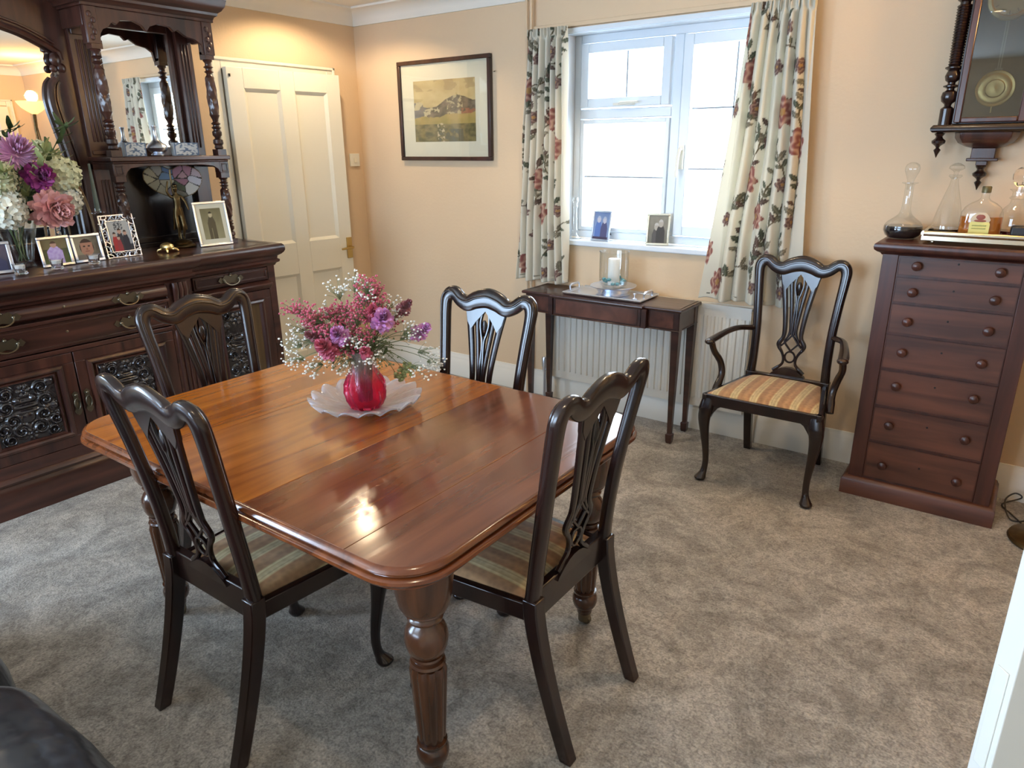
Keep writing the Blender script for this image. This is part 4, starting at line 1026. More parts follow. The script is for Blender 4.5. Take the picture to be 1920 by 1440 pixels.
Hh = thing('candle_holder', 'clear glass cylinder candle holder on the silver comport', 'candle holder', (-1.785, 3.430, .7870))
b = new(); lathe(b, [(0, 0), (.055, 0), (.070, .010), (.078, .03), (.080, .06), (.080, .188), (.082, .192), (.079, .192), (.077, .186), (.077, .06), (.074, .032), (.066, .014), (0, .010)], seg=40, cap=False); obj('cylinder', b, 'gthin', Hh)
b = new()
for k in range(14):
    a = k*.95; r = .052+.008*math.sin(k*3); ball(b, (r*math.cos(a), r*math.sin(a), .022+.012*(k % 3)), .013, (1, 1, .7), 8, 6)
tag(obj('glass_pebbles', b, simple('teal_glass_pebbles', (.10, .32, .36), .08, spec=.8), loc=(-1.785, 3.430, .7870)), 'teal glass pebbles round the white candle', 'pebbles', kind='stuff')
b = new(); lathe(b, [(0, 0), (.031, 0), (.032, .002), (.032, .138), (.029, .142), (0, .140)], seg=24, cap=False); o = obj('candle', b, 'wax', loc=(-1.785, 3.430, .7985)); tag(o, 'white pillar candle inside the glass cylinder', 'candle')
b = new(); tube(b, [(0, 0, .139), (.001, 0, .150)], .001, 5); obj('wick', b, 'black', o)
b = new(); lathe(b, [(0, 0), (.012, 0), (.013, .002), (.004, .006), (.003, .022), (.009, .026), (.009, .030), (0, .032)], seg=14, cap=False); tag(obj('candle_snuffer', b, 'silver', loc=(-1.625, 3.37, .7455)), 'tiny silver stand at the right front of the tray', 'ornament')

# ================================================================== WALL CLOCK
CK = thing('wall_clock', 'dark turned-column pendulum wall clock hanging above the tall chest', 'clock', (-.195, WY1, 1.56))
b = new(); box(b, -.125, .125, -.10, 0, .03, .80); box(b, -.125, -.105, -.125, -.10, .03, .80); obj('case', b, 'chair', CK, bevel=.003)
b = new(); t = .024
box(b, -.118, -.118+t, -.135, -.110, .035, .80); box(b, .118-t, .118, -.135, -.110, .035, .80); box(b, -.118+t, .118-t, -.135, -.110, .035, .055); box(b, -.118+t, .118-t, -.135, -.110, .775, .80)
dr = obj('clock_door', b, 'sidev', CK, bevel=.004)
b = new(); box(b, -.094, .094, -.124, -.121, .055, .775); obj('door_glass', b, 'cglass', dr, smooth=False)
b = new(); box(b, -.094, .094, -.1015, -.1005, .055, .775); obj('back_panel', b, simple('grey_faded_backboard', (.16, .16, .15), .6), CK, smooth=False)
b = new(); mould_run(b, [(-.17, 0), (-.17, -.135), (.17, -.135), (.17, 0)], [(-.02, 0), (.014, 0), (.022, .008), (.022, .018), (.014, .028), (-.02, .028)]); box(b, -.165, .165, -.13, 0, .002, .026); obj('shelf', b, 'chair', CK)
b = new(); rings = []
for z, hw_, dp in ((0, .110, .115), (-.02, .108, .112), (-.04, .095, .10), (-.055, .068, .075), (-.062, .045, .05)): rings.append([(-hw_, 0, z), (-hw_, -dp*.6, z), (-hw_*.8, -dp, z), (hw_*.8, -dp, z), (hw_, -dp*.6, z), (hw_, 0, z)])
loft(b, rings); box(b, -.042, .042, -.06, 0, -.105, -.06); box(b, -.055, .055, -.07, 0, -.112, -.10); box(b, -.02, .02, -.05, 0, -.13, -.11); obj('lower_bracket', b, 'sidev', CK, bevel=.003)
def finial(x, y, z, s=1.0):
    b = new(); lathe(b, [(.010*s, 0), (.020*s, -.004*s), (.012*s, -.016*s), (.014*s, -.022*s), (.026*s, -.032*s), (.024*s, -.042*s), (.010*s, -.052*s), (.006*s, -.060*s), (.014*s, -.068*s), (.006*s, -.084*s), (.001, -.098*s)], (x, y, z), 16); obj('finial', b, 'chair', CK)
finial(-.160, -.105, 0); finial(.160, -.105, 0); finial(0, -.035, -.128, 1.0)
for s in (-1, 1):
    b = new(); x, y = s*.150, -.105
    lathe(b, [(.024, .028), (.024, .03), (.024, .090), (.020, .094), (.012, .100), (.014, .108), (.026, .118), (.030, .135), (.026, .152), (.014, .160), (.014, .166), (.028, .172), (.028, .176), (.014, .182), (.014, .188), (.024, .196), (.028, .212), (.022, .228), (.020, .232), (.032, .240), (.032, .244), (.020, .250)], (x, y, 0), 20)
    lathe(b, [(.020+.004*(k/60)+.0045*(k % 2), .250+.215*k/44) for k in range(45)], (x, y, 0), 18)
    lathe(b, [(.018, .465), (.018, .475), (.028, .482), (.030, .500), (.022, .512), (.016, .518), (.028, .526), (.030, .536), (.016, .545), (.018, .56), (.026, .58), (.020, .66), (.024, .70), (.016, .72), (.028, .74), (.028, .80)], (x, y, 0), 18)
    obj('column', b, 'chair', CK)
b = new(); mould_run(b, [(-.17, 0), (-.17, -.135), (.17, -.135), (.17, 0)], [(-.02, .70), (.002, .70), (.014, .712), (.022, .724), (.026, .74), (-.02, .74)]); box(b, -.17, .17, -.13, 0, .705, .74); o = obj('hood', b, 'chair', CK); o.location.z = .03
RX = Matrix.Rotation(PI/2, 3, 'X')
b = new(); lathe(b, [(0, 0), (.078, 0), (.080, .004), (.076, .012), (.066, .016), (.062, .012), (.060, .004), (.060, .001)], (.0, -.1025, .475), 40, m=RX, cap=False); dl = obj('dial_bezel', b, 'gold', CK)
b = new(); lathe(b, [(0, .003), (.060, .003)], (0, -.1025, .475), 32, m=RX, cap=False); obj('dial', b, simple('cream_brass_dial', (.70, .60, .36), .25, .6), CK)
b = new()
for k in range(12):
    a = 2*PI*k/12; q = Matrix.Rotation(a, 3, 'Y'); m = Matrix.Translation((0, -.1065, .475)) @ q.to_4x4()
    box(b, -.0016, .0016, 0, .0006, .044, .056, m)
box(b, -.0015, .0015, -.110, -.1095, .475, .518); box(b, -.0015, .028, -.110, -.1095, .474, .477); obj('numerals_and_hands', b, 'black', CK, smooth=False)
b = new(); box(b, -.006, -.0015, -.1085, -.1065, .17, .42); box(b, .0015, .006, -.1085, -.1065, .17, .42); box(b, -.013, .013, -.1085, -.1065, .225, .231); pd = obj('pendulum_rod', b, simple('pale_grey_pendulum_rod', (.38, .38, .34), .4, .3), CK, smooth=False)
b = new(); lathe(b, [(0, 0), (.062, 0), (.066, .003), (.064, .008), (.056, .006), (.050, .009), (.034, .007), (.030, .010), (.012, .009), (0, .011)], (0, -.107, .158), 36, m=RX, cap=False); tube(b, [(0, -.110, .10), (0, -.110, .07)], .002, 6); obj('pendulum_bob', b, 'gold', pd)

# ================================================================== DRINKS ON THE CHEST
liq_dark = simple('dark_port_liquid', (.012, .010, .012), .06, spec=.8)
liq_red = simple('dark_red_liquid', (.10, .010, .014), .08, spec=.7)
liq_amber = simple('amber_spirit', (.36, .115, .018), .06, spec=.7)
SZ = 1.136
TY = thing('drinks_tray', 'silver gallery tray on small ball feet holding the bottles', 'tray', (-.115, 3.405, SZ))
b = new(); box(b, -.215, .215, -.105, .125, .014, .019); mould_run(b, [(-.215, .125), (-.215, -.105), (.215, -.105), (.215, .125), (-.215, .1249)], [(-.004, .014), (.006, .014), (.006, .030), (.002, .030), (-.004, .02)]); obj('tray_base', b, 'silverp', TY, smooth=False)
b = new(); tube(b, [(-.215, -.105, .040), (.215, -.105, .040), (.215, .125, .040), (-.215, .125, .040), (-.215, -.105, .040)], .0105, 10); obj('gallery_rail', b, 'silverp', TY)
for x, y in ((-.18, -.095), (.16, -.095), (-.18, .11), (.16, .11)):
    b = new(); ball(b, (x, y, .0075), .0075, (1, 1, 1), 10, 8); obj('ball_foot', b, 'silverp', TY)
def bottle(name, label, cat, loc, prof, liq=None, lm=None, fn=None, seg=32, mat='gthin', group=None, gname='glass_body'):
    B = thing(name, label, cat, loc, group=group)
    b = new(); lathe(b, prof, seg=seg, fn=fn, cap=False); obj(gname, b, mat, B)
    if liq:
        b = new(); lathe(b, liq, seg=seg, fn=fn, cap=True); obj('liquid', b, lm, B)
    return B
B = bottle('ships_decanter', 'wide-bottomed ship decanter, dark port in its base, at the left of the tray', 'decanter', (-.425, 3.44, SZ),
    [(0, 0), (.050, 0), (.066, .012), (.0755, .034), (.074, .052), (.062, .070), (.040, .086), (.025, .100), (.018, .120), (.0165, .165), (.0165, .215), (.019, .222), (.030, .226), (.030, .229), (.017, .230)],
    [(.048, .002), (.0645, .013), (.0742, .034), (.0726, .053)], liq_dark)
b = new(); lathe(b, [(.011, .200), (.012, .232), (.018, .250), (.027, .272), (.029, .286), (.024, .300), (.012, .308), (0, .310)], seg=20, cap=False); obj('stopper', b, 'gthin', B)
B = bottle('conical_decanter', 'cone-shaped glass decanter with mushroom stopper behind the whisky bottle', 'decanter', (-.268, 3.445, SZ+.0195),
    [(0, 0), (.058, 0), (.060, .006), (.055, .05), (.042, .11), (.026, .17), (.016, .205), (.013, .225), (.024, .236), (.022, .242), (.013, .240)],
    [(.056, .003), (.0575, .008), (.0560, .030)], liq_dark)
b = new(); lathe(b, [(.008, .225), (.008, .250), (.012, .256), (.028, .266), (.026, .276), (.012, .286), (0, .288)], seg=20, cap=False); obj('stopper', b, 'gthin', B)
Wb = thing('whisky_bottle', 'flat round-shouldered whisky bottle with yellow label, half full of amber spirit', 'bottle', (-.150, 3.385, SZ+.0195))
def flask(b, prof, cap):
    rings = []
    for w_, d_, z in prof: rings.append([(math.copysign(abs(math.cos(a))**.75, math.cos(a))*w_, math.copysign(abs(math.sin(a))**.75, math.sin(a))*d_, z) for a in [2*PI*(i+.5)/36 for i in range(36)]])
    loft(b, rings, cap)
b = new(); flask(b, [(.060, .028, 0), (.070, .034, .008), (.073, .036, .03), (.073, .036, .085), (.070, .035, .105), (.060, .031, .125), (.042, .025, .140), (.022, .019, .150), (.014, .014, .160), (.014, .014, .185)], True); obj('glass_body', b, 'gthin', Wb)
b = new(); flask(b, [(.058, .026, .003), (.068, .032, .010), (.071, .034, .03), (.071, .034, .088)], True); obj('liquid', b, liq_amber, Wb)
b = new(); lathe(b, [(.0145, .178), (.0165, .180), (.0165, .200), (.014, .203), (0, .203)], seg=20, cap=False); obj('cap', b, simple('olive_gold_cap', (.14, .12, .06), .4, .5), Wb)
lab = [(-.034, .012), (-.028, .004), (.028, .004), (.034, .012), (.034, .062), (.030, .070), (-.030, .070), (-.034, .062)]
b = new(); prism(b, lab, -.0375, -.0385, lambda u, v, d: (u, d, v)); lb = obj('label', b, simple('yellow_label', (.72, .66, .22), .6), Wb, smooth=False)
b = new(); prism(b, [(-.030, .070), (.030, .070), (.034, .078), (.026, .094), (.012, .106), (-.012, .106), (-.026, .094), (-.034, .078)], -.0378, -.0392, lambda u, v, d: (u, d, v)); obj('crest_patch', b, simple('cream_red_crest', (.62, .50, .34), .6), lb, smooth=False)
b = new(); ball(b, (0, -.0392, .088), .013, (1.2, .08, .8), 14, 8); ball(b, (0, -.0392, .074), .016, (1.3, .06, .3), 14, 8); obj('crest', b, simple('red_brown_crest', (.28, .07, .04), .5), lb)
b = new(); rr = random.Random(4)
for r_, n_ in ((.055, 7), (.044, 6), (.024, 5)):
    x = -.024; pts = []
    for k in range(n_*4): pts.append((x+k*.048/(n_*4), -.0390, r_+(.004 if k % 2 else -.003)*rr.uniform(.4, 1)))
    tube(b, pts, .0008, 4)
obj('lettering', b, simple('green_label_script', (.14, .22, .06), .6), lb)
B = bottle('cut_glass_decanter', 'cut-glass decanter with faceted ball stopper and a little red wine', 'decanter', (-.045, 3.472, SZ+.0195),
    [(0, 0), (.042, 0), (.046, .01), (.048, .04), (.047, .09), (.040, .115), (.024, .135), (.022, .150), (.030, .156), (.022, .165), (.022, .180), (.034, .190), (.018, .190)],
    [(.041, .003), (.044, .01), (.0455, .03)], liq_red, fn=lambda r, z, a: r*(1+.05*abs(math.sin(8*a+z*90))*(1 if .01 < z < .12 else .2)), seg=64)
b = new(); lathe(b, [(.012, .175), (.012, .200), (.022, .208), (.032, .226), (.034, .244), (.028, .262), (.012, .272), (0, .273)], seg=9, cap=False); obj('stopper', b, 'glass', B, smooth=False)
b = new(); box(b, -.035, .045, -.03, .03, 0, .062); o = obj('leather_flask', b, simple('black_flask_leather', (.010, .009, .011), .35), bevel=.008, loc=(-.012, 3.352, SZ+.0195)); tag(o, 'small black flask case at the right edge on the drinks tray', 'flask')

# ================================================================== FLOOR LAMP (seen in the mirror; base and flex at the right edge)
LPp = thing('floor_lamp', 'uplighter floor lamp with round base beside the tall chest', 'lamp', (.300, 3.225, 0))
b = new(); lathe(b, [(0, 0), (.135, 0), (.14, .008), (.135, .018), (.06, .028), (.02, .05), (.014, .07)], seg=36, cap=False); obj('base', b, 'bronze', LPp)
b = new(); tube(b, [tuple(v) for v in catmull([(0, 0, .05), (.01, 0, .5), (-.01, .01, 1.0), (.01, .0, 1.4), (.05, 0, 1.7), (.02, 0, 1.87)], 6)], .011, 10); tube(b, [(.012, 0, 1.42), (-.02, .0, 1.58), (.01, .0, 1.74), (-.015, 0, 1.86)], .006, 8); obj('pole', b, 'bronze', LPp)
b = new(); lathe(b, [(.02, 1.86), (.06, 1.885), (.105, 1.92), (.135, 1.965), (.14, 1.975), (.132, 1.972), (.10, 1.928), (.055, 1.895), (.0, 1.88)], seg=36, cap=False); obj('glass_bowl', b, emit('glowing_amber_glass', (1, .60, .18), 1.6), LPp)
l = bpy.data.lights.new('lamp_bulb', 'POINT'); l.energy = 22; l.color = (1, .62, .24); l.shadow_soft_size = .05
lo = bpy.data.objects.new('lamp_bulb', l); COL.objects.link(lo); lo.parent = LPp; lo.location = (0, 0, 2.02)
b = new(); tube(b, [tuple(v) for v in catmull([(.21, 3.33, .012), (.17, 3.42, .006), (.135, 3.50, .006), (.20, 3.56, .03), (.17, 3.50, .07), (.14, 3.44, .05), (.17, 3.36, .006), (.24, 3.40, .006), (.34, 3.50, .005), (.6, 3.53, .005)], 8)], .0035, 6); tag(obj('lamp_flex', b, 'cord'), 'thin dark flex looping on the carpet behind the tall chest', 'cable')
# recessed warm ceiling downlights
for i, (x, y, e_, hit) in enumerate(((-3.42, 2.95, 30, (-3.55, 3.0)), (-3.25, .75, 14, (-3.25, .75)), (-.42, .62, 24, (-.6, .9)), (-.35, 2.55, 16, (-.35, 2.4)), (-1.75, 2.75, 26, (-1.75, 2.8)))):
    Dn = thing('downlight', ['recessed ceiling downlight nearest the corner by the door', 'recessed ceiling downlight over the left of the sideboard', 'recessed ceiling downlight nearest the camera', 'recessed ceiling downlight in front of the tall chest', 'recessed ceiling downlight in front of the window'][i], 'ceiling light', (x, y, CZ-.001), group='ceiling downlights')
    b = new(); lathe(b, [(.030, 0), (.045, 0), (.046, -.004), (.040, -.008), (.030, -.004)], seg=24, cap=False); obj('bezel', b, 'silver', Dn)
    b = new(); lathe(b, [(0, -.003), (.030, -.003)], seg=20, cap=False); obj('bulb', b, emit('warm_bulb_face', (1, .8, .5), 12), Dn)
    l = bpy.data.lights.new('spot', 'SPOT'); l.energy = e_; l.color = (1, .76, .48); l.spot_size = math.radians(150 if i == 0 else 118); l.spot_blend = .35; l.shadow_soft_size = .03
    lo = bpy.data.objects.new('spot', l); COL.objects.link(lo); lo.parent = Dn; lo.location = (0, 0, -.012)
    lo.rotation_euler = Vector((hit[0]-x, hit[1]-y, -2)).to_track_quat('-Z', 'Y').to_euler()

# ================================================================== BLACK LEATHER SOFA (bottom left)
SF = thing('sofa', 'black leather sofa whose back shows in the bottom left corner', 'sofa', (-1.82, -.045, 0))
def cushion(b, x0, x1, y0, y1, z0, z1, puff=.03, p=3.0, seed=0, wr=.004):
    cy, cz = (y0+y1)/2, (z0+z1)/2; hy, hz = (y1-y0)/2, (z1-z0)/2; n = 40; rings = []
    for i in range(n+1):
        t = i/n; e = max(.04, (1-abs(2*t-1)**7))**.45; x = x0+(x1-x0)*t; ring = []
        for k in range(48):
            a = 2*PI*k/48; cs, sn = math.cos(a), math.sin(a)
            q = 1+wr*6*mnoise.noise(Vector((x*9, a*2.2, seed)))+wr*3*mnoise.noise(Vector((x*26, a*3, seed)))
            ring.append((x, cy+math.copysign(abs(cs)**(2/p), cs)*hy*e*q, cz+math.copysign(abs(sn)**(2/p), sn)*hz*(.6+.4*e)*q))
        rings.append(ring)
    loft(b, rings)
for k, (x0, x1) in enumerate(((-.80, -.20), (-.20, .40), (.40, .98))):
    b = new(); cushion(b, x0, x1, .02, .400, .20, .64, seed=k*3.1); obj('back_cushion', b, 'leather', SF)
    b = new(); cushion(b, x0, x1, -.55, .05, .30, .47, seed=k*5.1); obj('seat_cushion', b, 'leather', SF)
b = new(); box(b, -.84, .98, -.5, .36, .06, .30); obj('base', b, 'leather', SF, bevel=.03)
b = new(); cushion(b, -1.02, -.80, -.58, .36, .06, .58, seed=9); obj('arm', b, 'leather', SF)
for x, y in ((-.9, -.5), (.9, -.45), (-.9, .3), (.9, .3)):
    b = new(); lathe(b, [(.02, 0), (.026, .07)], (x, y, 0), 12); obj('foot', b, 'chair', SF)
#PART4
# ================================================================== PICTURE FRAMES
def photo_frame(name, label, w, h, t, loc, rz, mat, fn, tilt=10, mount=0, ornate=False, group=None):
    """stands on its lower edge, faces local -y, leans back by tilt degrees"""
    P = thing(name, label, 'photo frame', loc, rz, group)
    R = Matrix.Rotation(math.radians(-tilt), 4, 'X') @ Matrix.Translation((0, 0, .0))
    b = new()
    if not ornate:
        for a in ((-w/2, w/2, 0, t), (-w/2, w/2, h-t, h), (-w/2, -w/2+t, t, h-t), (w/2-t, w/2, t, h-t)): box(b, a[0], a[1], -.008, .004, a[2], a[3], R)
        o = obj('frame', b, mat, P, bevel=.0025)
    else:
        rr = random.Random(5); n = 26
        for k in range(n):   # twining openwork border
            q = k/n*4; sd = int(q); u = q-sd; cs = [(-w/2, 0), (w/2, 0), (w/2, h), (-w/2, h), (-w/2, 0)]
            p0 = Vector((cs[sd][0]+(cs[sd+1][0]-cs[sd][0])*u, 0, cs[sd][1]+(cs[sd+1][1]-cs[sd][1])*u)); c = Vector((0, 0, h/2)); d = (c-p0).normalized()
            tn = Vector((d.z, 0, -d.x)); s_ = 1 if k % 2 else -1
            pts = [p0+d*.004, p0+d*.016+tn*.012*s_, p0+d*.026-tn*.010*s_, p0+d*.012-tn*.022*s_]
            pts = [R @ Vector((p.x, -.004, max(.002, min(h-.002, p.z)))) for p in pts]
            tube(b, [tuple(v) for v in catmull([tuple(p) for p in pts], 4)], .0028, 6)
        for a in ((-w/2, w/2, .001, .005), (-w/2, w/2, h-.005, h), (-w/2, -w/2+.005, 0, h), (w/2-.005, w/2, 0, h)): box(b, a[0], a[1], -.004, .002, a[2], a[3], R)
        ti = t-.003
        for a in ((-w/2+ti, w/2-ti, ti, t), (-w/2+ti, w/2-ti, h-t, h-ti), (-w/2+ti, -w/2+t, t, h-t), (w/2-t, w/2-ti, t, h-t)): box(b, a[0], a[1], -.006, .002, a[2], a[3], R)
        o = obj('frame', b, mat, P)
    m = mount
    if m:
        b = new(); box(b, -w/2+t, w/2-t, -.003, .001, t, h-t, R); obj('mount', b, 'white_paper', P, smooth=False)
    b = new(); x0, x1, z0, z1 = -w/2+t+m, w/2-t-m, t+m, h-t-m
    yy = -.0035 if m else -.002
    grid(b, 56, 64, lambda u, v: R @ Vector((x0+(x1-x0)*u, yy, z0+(z1-z0)*v))); o = obj('photograph', b, 'photo', P, smooth=False)
    Ri = R.inverted(); paint(o, lambda c: fn(((Ri @ c).x-x0)/(x1-x0), ((Ri @ c).z-z0)/(z1-z0)))
    b = new(); box(b, -w/2+t, w/2-t, .0015, .004, t, h-t, R); top = R @ Vector((0, .004, h*.72))
    prism(b, [(-.018, top.z), (.018, top.z), (.026, .001), (-.026, .001)], 0, .002, lambda u, v, d: (u, top.y+.002+d+(h*.38)*(1-v/top.z), v)); obj('easel_back', b, simple('grey_frame_back', (.10, .10, .11), .7) if 'fb' not in M else M['fb'], P, smooth=False)
    return P
M['fb'] = simple('dark_frame_backing', (.07, .06, .06), .7)
def nz(u, v, s, o=0): return mnoise.noise(Vector((u*s, v*s, o)))
def person_fig(u, v, cx, head_y, r, skin, top, hair, w=2.6):
    d = math.hypot((u-cx)/1.0, (v-head_y)*.9)
    if d < r: return skin if v < head_y+r*.35 else hair
    if v < head_y-r*.8 and abs(u-cx) < r*(1.1+w*min(.55, (head_y-r*.8-v)*3)): return top
    return None
def ph_seated_lilac(u, v):
    c = mixc(lin(96, 104, 60), lin(70, 62, 44), v+.3*nz(u, v, 5))
    if v > .6: c = mixc(c, lin(150, 130, 90), .5)
    return person_fig(u, v, .47, .78, .12, lin(190, 150, 130), mixc(lin(178, 150, 205), lin(200, 180, 220), nz(u, v, 9)+.5), lin(90, 66, 50)) or c
def ph_portrait(u, v):
    c = mixc(lin(160, 150, 125), lin(96, 84, 66), u+.2*nz(u, v, 5))
    if math.hypot(u-.48, (v-.52)*.75) < .29:
        c = lin(176, 128, 104)
        if v > .74 or abs(u-.48) > .25: c = lin(66, 46, 36)
        if abs(v-.58) < .035 and .06 < abs(u-.48) < .15: c = lin(60, 44, 40)
        if abs(v-.36) < .02 and abs(u-.48) < .09: c = lin(130, 74, 66)
        if v < .5 and v > .4 and abs(u-.48) < .03: c = lin(150, 100, 80)
    elif v < .22: c = lin(120, 110, 100)
    return c
def ph_group(u, v):
    c = mixc(lin(150, 152, 150), lin(190, 190, 186), v)
    if v < .22: c = lin(58, 58, 62)
    if .3 < u < .7 and v > .7 and abs(nz(u, v, 14)) < .2: c = lin(90, 92, 96)
    for cx, hy, r, t, s in ((.25, .56, .075, lin(170, 50, 50), lin(196, 160, 140)), (.5, .66, .085, lin(52, 50, 56), lin(190, 150, 130)), (.74, .6, .08, lin(40, 40, 50), lin(190, 150, 130)), (.4, .44, .06, lin(150, 56, 60), lin(196, 160, 140))):
        q = person_fig(u, v, cx, hy, r, s, t, lin(60, 44, 34), 1.4)
        if q: c = q
    return c
def ph_sepia(u, v):
    c = mixc(lin(150, 144, 110), lin(116, 110, 80), v+.25*nz(u, v, 4))
    q = person_fig(u, v, .46, .80, .09, lin(186, 178, 146), lin(88, 80, 58), lin(60, 52, 36), 1.8)
    if q: c = q
    if .40 < u < .45 and v < .35: c = lin(132, 124, 92)
    return c
def ph_blue(u, v):
    c = mixc(lin(150, 170, 205), lin(110, 130, 170), v)
    for cx, hy, t in ((.30, .74, lin(92, 118, 178)), (.68, .72, lin(84, 84, 118))):
        q = person_fig(u, v, cx, hy, .12, lin(190, 186, 196), t, lin(170, 178, 196), 1.2)
        if q: c = q
    if v < .08: c = lin(70, 60, 80)
    return c
def ph_grey(u, v):
    c = mixc(lin(112, 110, 98), lin(146, 140, 126), v+.3*nz(u, v, 5))
    for cx, hy, t in ((.42, .60, lin(92, 88, 84)), (.64, .72, lin(70, 66, 62))):
        q = person_fig(u, v, cx, hy, .13, lin(176, 168, 156), t, lin(190, 186, 180), 1.2)
        if q: c = q
    return c
def ph_dark(u, v):
    c = mixc(lin(50, 50, 66), lin(90, 80, 90), v+.3*nz(u, v, 5))
    return person_fig(u, v, .5, .66, .16, lin(170, 136, 120), lin(60, 60, 84), lin(50, 40, 36)) or c
TOPZ = 1.0205
photo_frame('photo_frame', 'small silver frame with a dark portrait, half cut off at the left edge', .13, .135, .014, (-3.545, 1.150, TOPZ), PI/2-.15, 'silver', ph_dark, group='silver frames on the sideboard')
photo_frame('photo_frame', 'small silver frame with a figure in lilac in front of the glass flower vase', .135, .135, .013, (-3.560, 1.400, TOPZ), PI/2, 'silver', ph_seated_lilac, group='silver frames on the sideboard')
photo_frame('photo_frame', 'small silver frame with a close-up portrait of a person, left of the openwork frame', .135, .130, .013, (-3.575, 1.545, TOPZ), PI/2+.05, 'silver', ph_portrait, group='silver frames on the sideboard')
photo_frame('photo_frame', 'openwork twined silver frame with a group photo of people', .165, .205, .030, (-3.590, 1.715, TOPZ), PI/2, 'silver', ph_group, ornate=True)
photo_frame('photo_frame', 'largest pale frame with a brown sepia standing figure at the right end of the sideboard', .185, .235, .012, (-3.590, 2.215, TOPZ), PI/2-.12, 'silver', ph_sepia, mount=.024)
photo_frame('photo_frame', 'silver frame with people in blue, left one on the window sill', .125, .170, .010, (-1.985, 3.625, 1.001), -.12, 'silver', ph_blue, group='silver frames on the window sill')
photo_frame('photo_frame', 'silver frame with a grey wedding-style photo, right one on the window sill', .125, .170, .012, (-1.628, 3.622, 1.001), .30, 'silverp', ph_grey, group='silver frames on the window sill')
# glass candlesticks on the sill
for k, (x, lb_) in enumerate(((-2.165, 'clear glass candlestick at the left end of the window sill'), (-1.27, 'clear glass candlestick on the sill behind the right curtain'))):
    b = new(); lathe(b, [(0, 0), (.040, 0), (.042, .006), (.026, .018), (.012, .035), (.018, .05), (.012, .062), (.009, .10), (.014, .115), (.009, .13), (.009, .17), (.016, .185), (.010, .20), (.020, .215), (.018, .235), (.012, .235), (.012, .22), (0, .22)], seg=20, cap=False)
    tag(obj('glass_candlestick', b, 'gthin', loc=(x, 3.645, 1.001)), lb_, 'candlestick', 'glass candlesticks on the window sill')

# ================================================================== THINGS ON THE SIDEBOARD
def tealight(loc, label):
    b = new(); lathe(b, [(0, 0), (.020, 0), (.026, .004), (.022, .014), (.026, .040), (.030, .046), (.027, .046), (.022, .038), (.018, .014), (0, .012)], seg=20, cap=False); o = obj('tealight_holder', b, 'glass', loc=loc); tag(o, label, 'candle holder', 'small glass tealight holders on the sideboard')
    b = new(); lathe(b, [(0, .026), (.0195, .026), (.0195, .040), (0, .040)], seg=18, cap=False); obj('candle', b, 'wax', o)
tealight((-3.455, 1.205, TOPZ), 'small glass tealight holder, leftmost of the three at the sideboard edge')
tealight((-3.470, 1.355, TOPZ), 'small glass tealight holder in front of the lilac-figure photo frame')
tealight((-3.485, 1.520, TOPZ), 'small glass tealight holder in front of the close-up portrait frame')
# candlestick with a grey-green taper
GS = thing('candlestick', 'tall clear glass candlestick with a grey-green tapered candle', 'candlestick', (-3.665, 1.66, TOPZ))
b = new(); lathe(b, [(0, 0), (.040, 0), (.042, .006), (.020, .018), (.012, .04), (.018, .055), (.012, .07), (.011, .19), (.018, .205), (.036, .212), (.036, .216), (.016, .218), (.015, .235), (.011, .235), (.010, .22), (0, .22)], seg=24, cap=False); obj('stick', b, 'gthin', GS)
b = new(); lathe(b, [(.011, .222), (.0115, .25), (.005, .44), (0, .442)], seg=16, cap=False); obj('taper_candle', b, 'gcandle', GS)
# hooped basket
HB = thing('hooped_basket', 'dark round basket with a tan hoop handle behind the flowers', 'basket', (-3.72, 1.545, TOPZ))
b = new(); lathe(b, [(0, 0), (.075, 0), (.10, .02), (.118, .06), (.120, .075), (.112, .074), (.095, .025), (0, .012)], seg=40, fn=lambda r, z, a: r*(1+.018*math.sin(26*a+z*300)), cap=False); obj('bowl', b, simple('dark_wicker', (.035, .02, .014), .6), HB)
b = new(); tube(b, [(0, .112*math.cos(a), .07+.35*math.sin(a)) for a in [PI*k/24 for k in range(25)]], [.008+.006*abs(math.sin(PI*k/24)) for k in range(25)], 10, flat=.6); obj('hoop_handle', b, simple('tan_cane', (.36, .22, .10), .5), HB)
# gold tortoise
TT = thing('tortoise_ornament', 'small gold tortoise ornament standing on the sideboard top', 'ornament', (-3.585, 1.930, TOPZ), .25)
b = new(); ball(b, (0, 0, .026), .038, (1, .78, .55), 20, 10); obj('shell', b, 'gold', TT)
b = new(); ball(b, (.042, 0, .018), .010, (1.3, .9, .8)); ball(b, (-.04, 0, .010), .005, (1.8, .8, .8))
for x, y in ((.025, .027), (.025, -.027), (-.024, .026), (-.024, -.026)): tube(b, [(x*.8, y*.8, .014), (x*1.25, y*1.2, .010), (x*1.5, y*1.3, .0025)], [.007, .006, .004], 8)
obj('body', b, 'gold', TT)
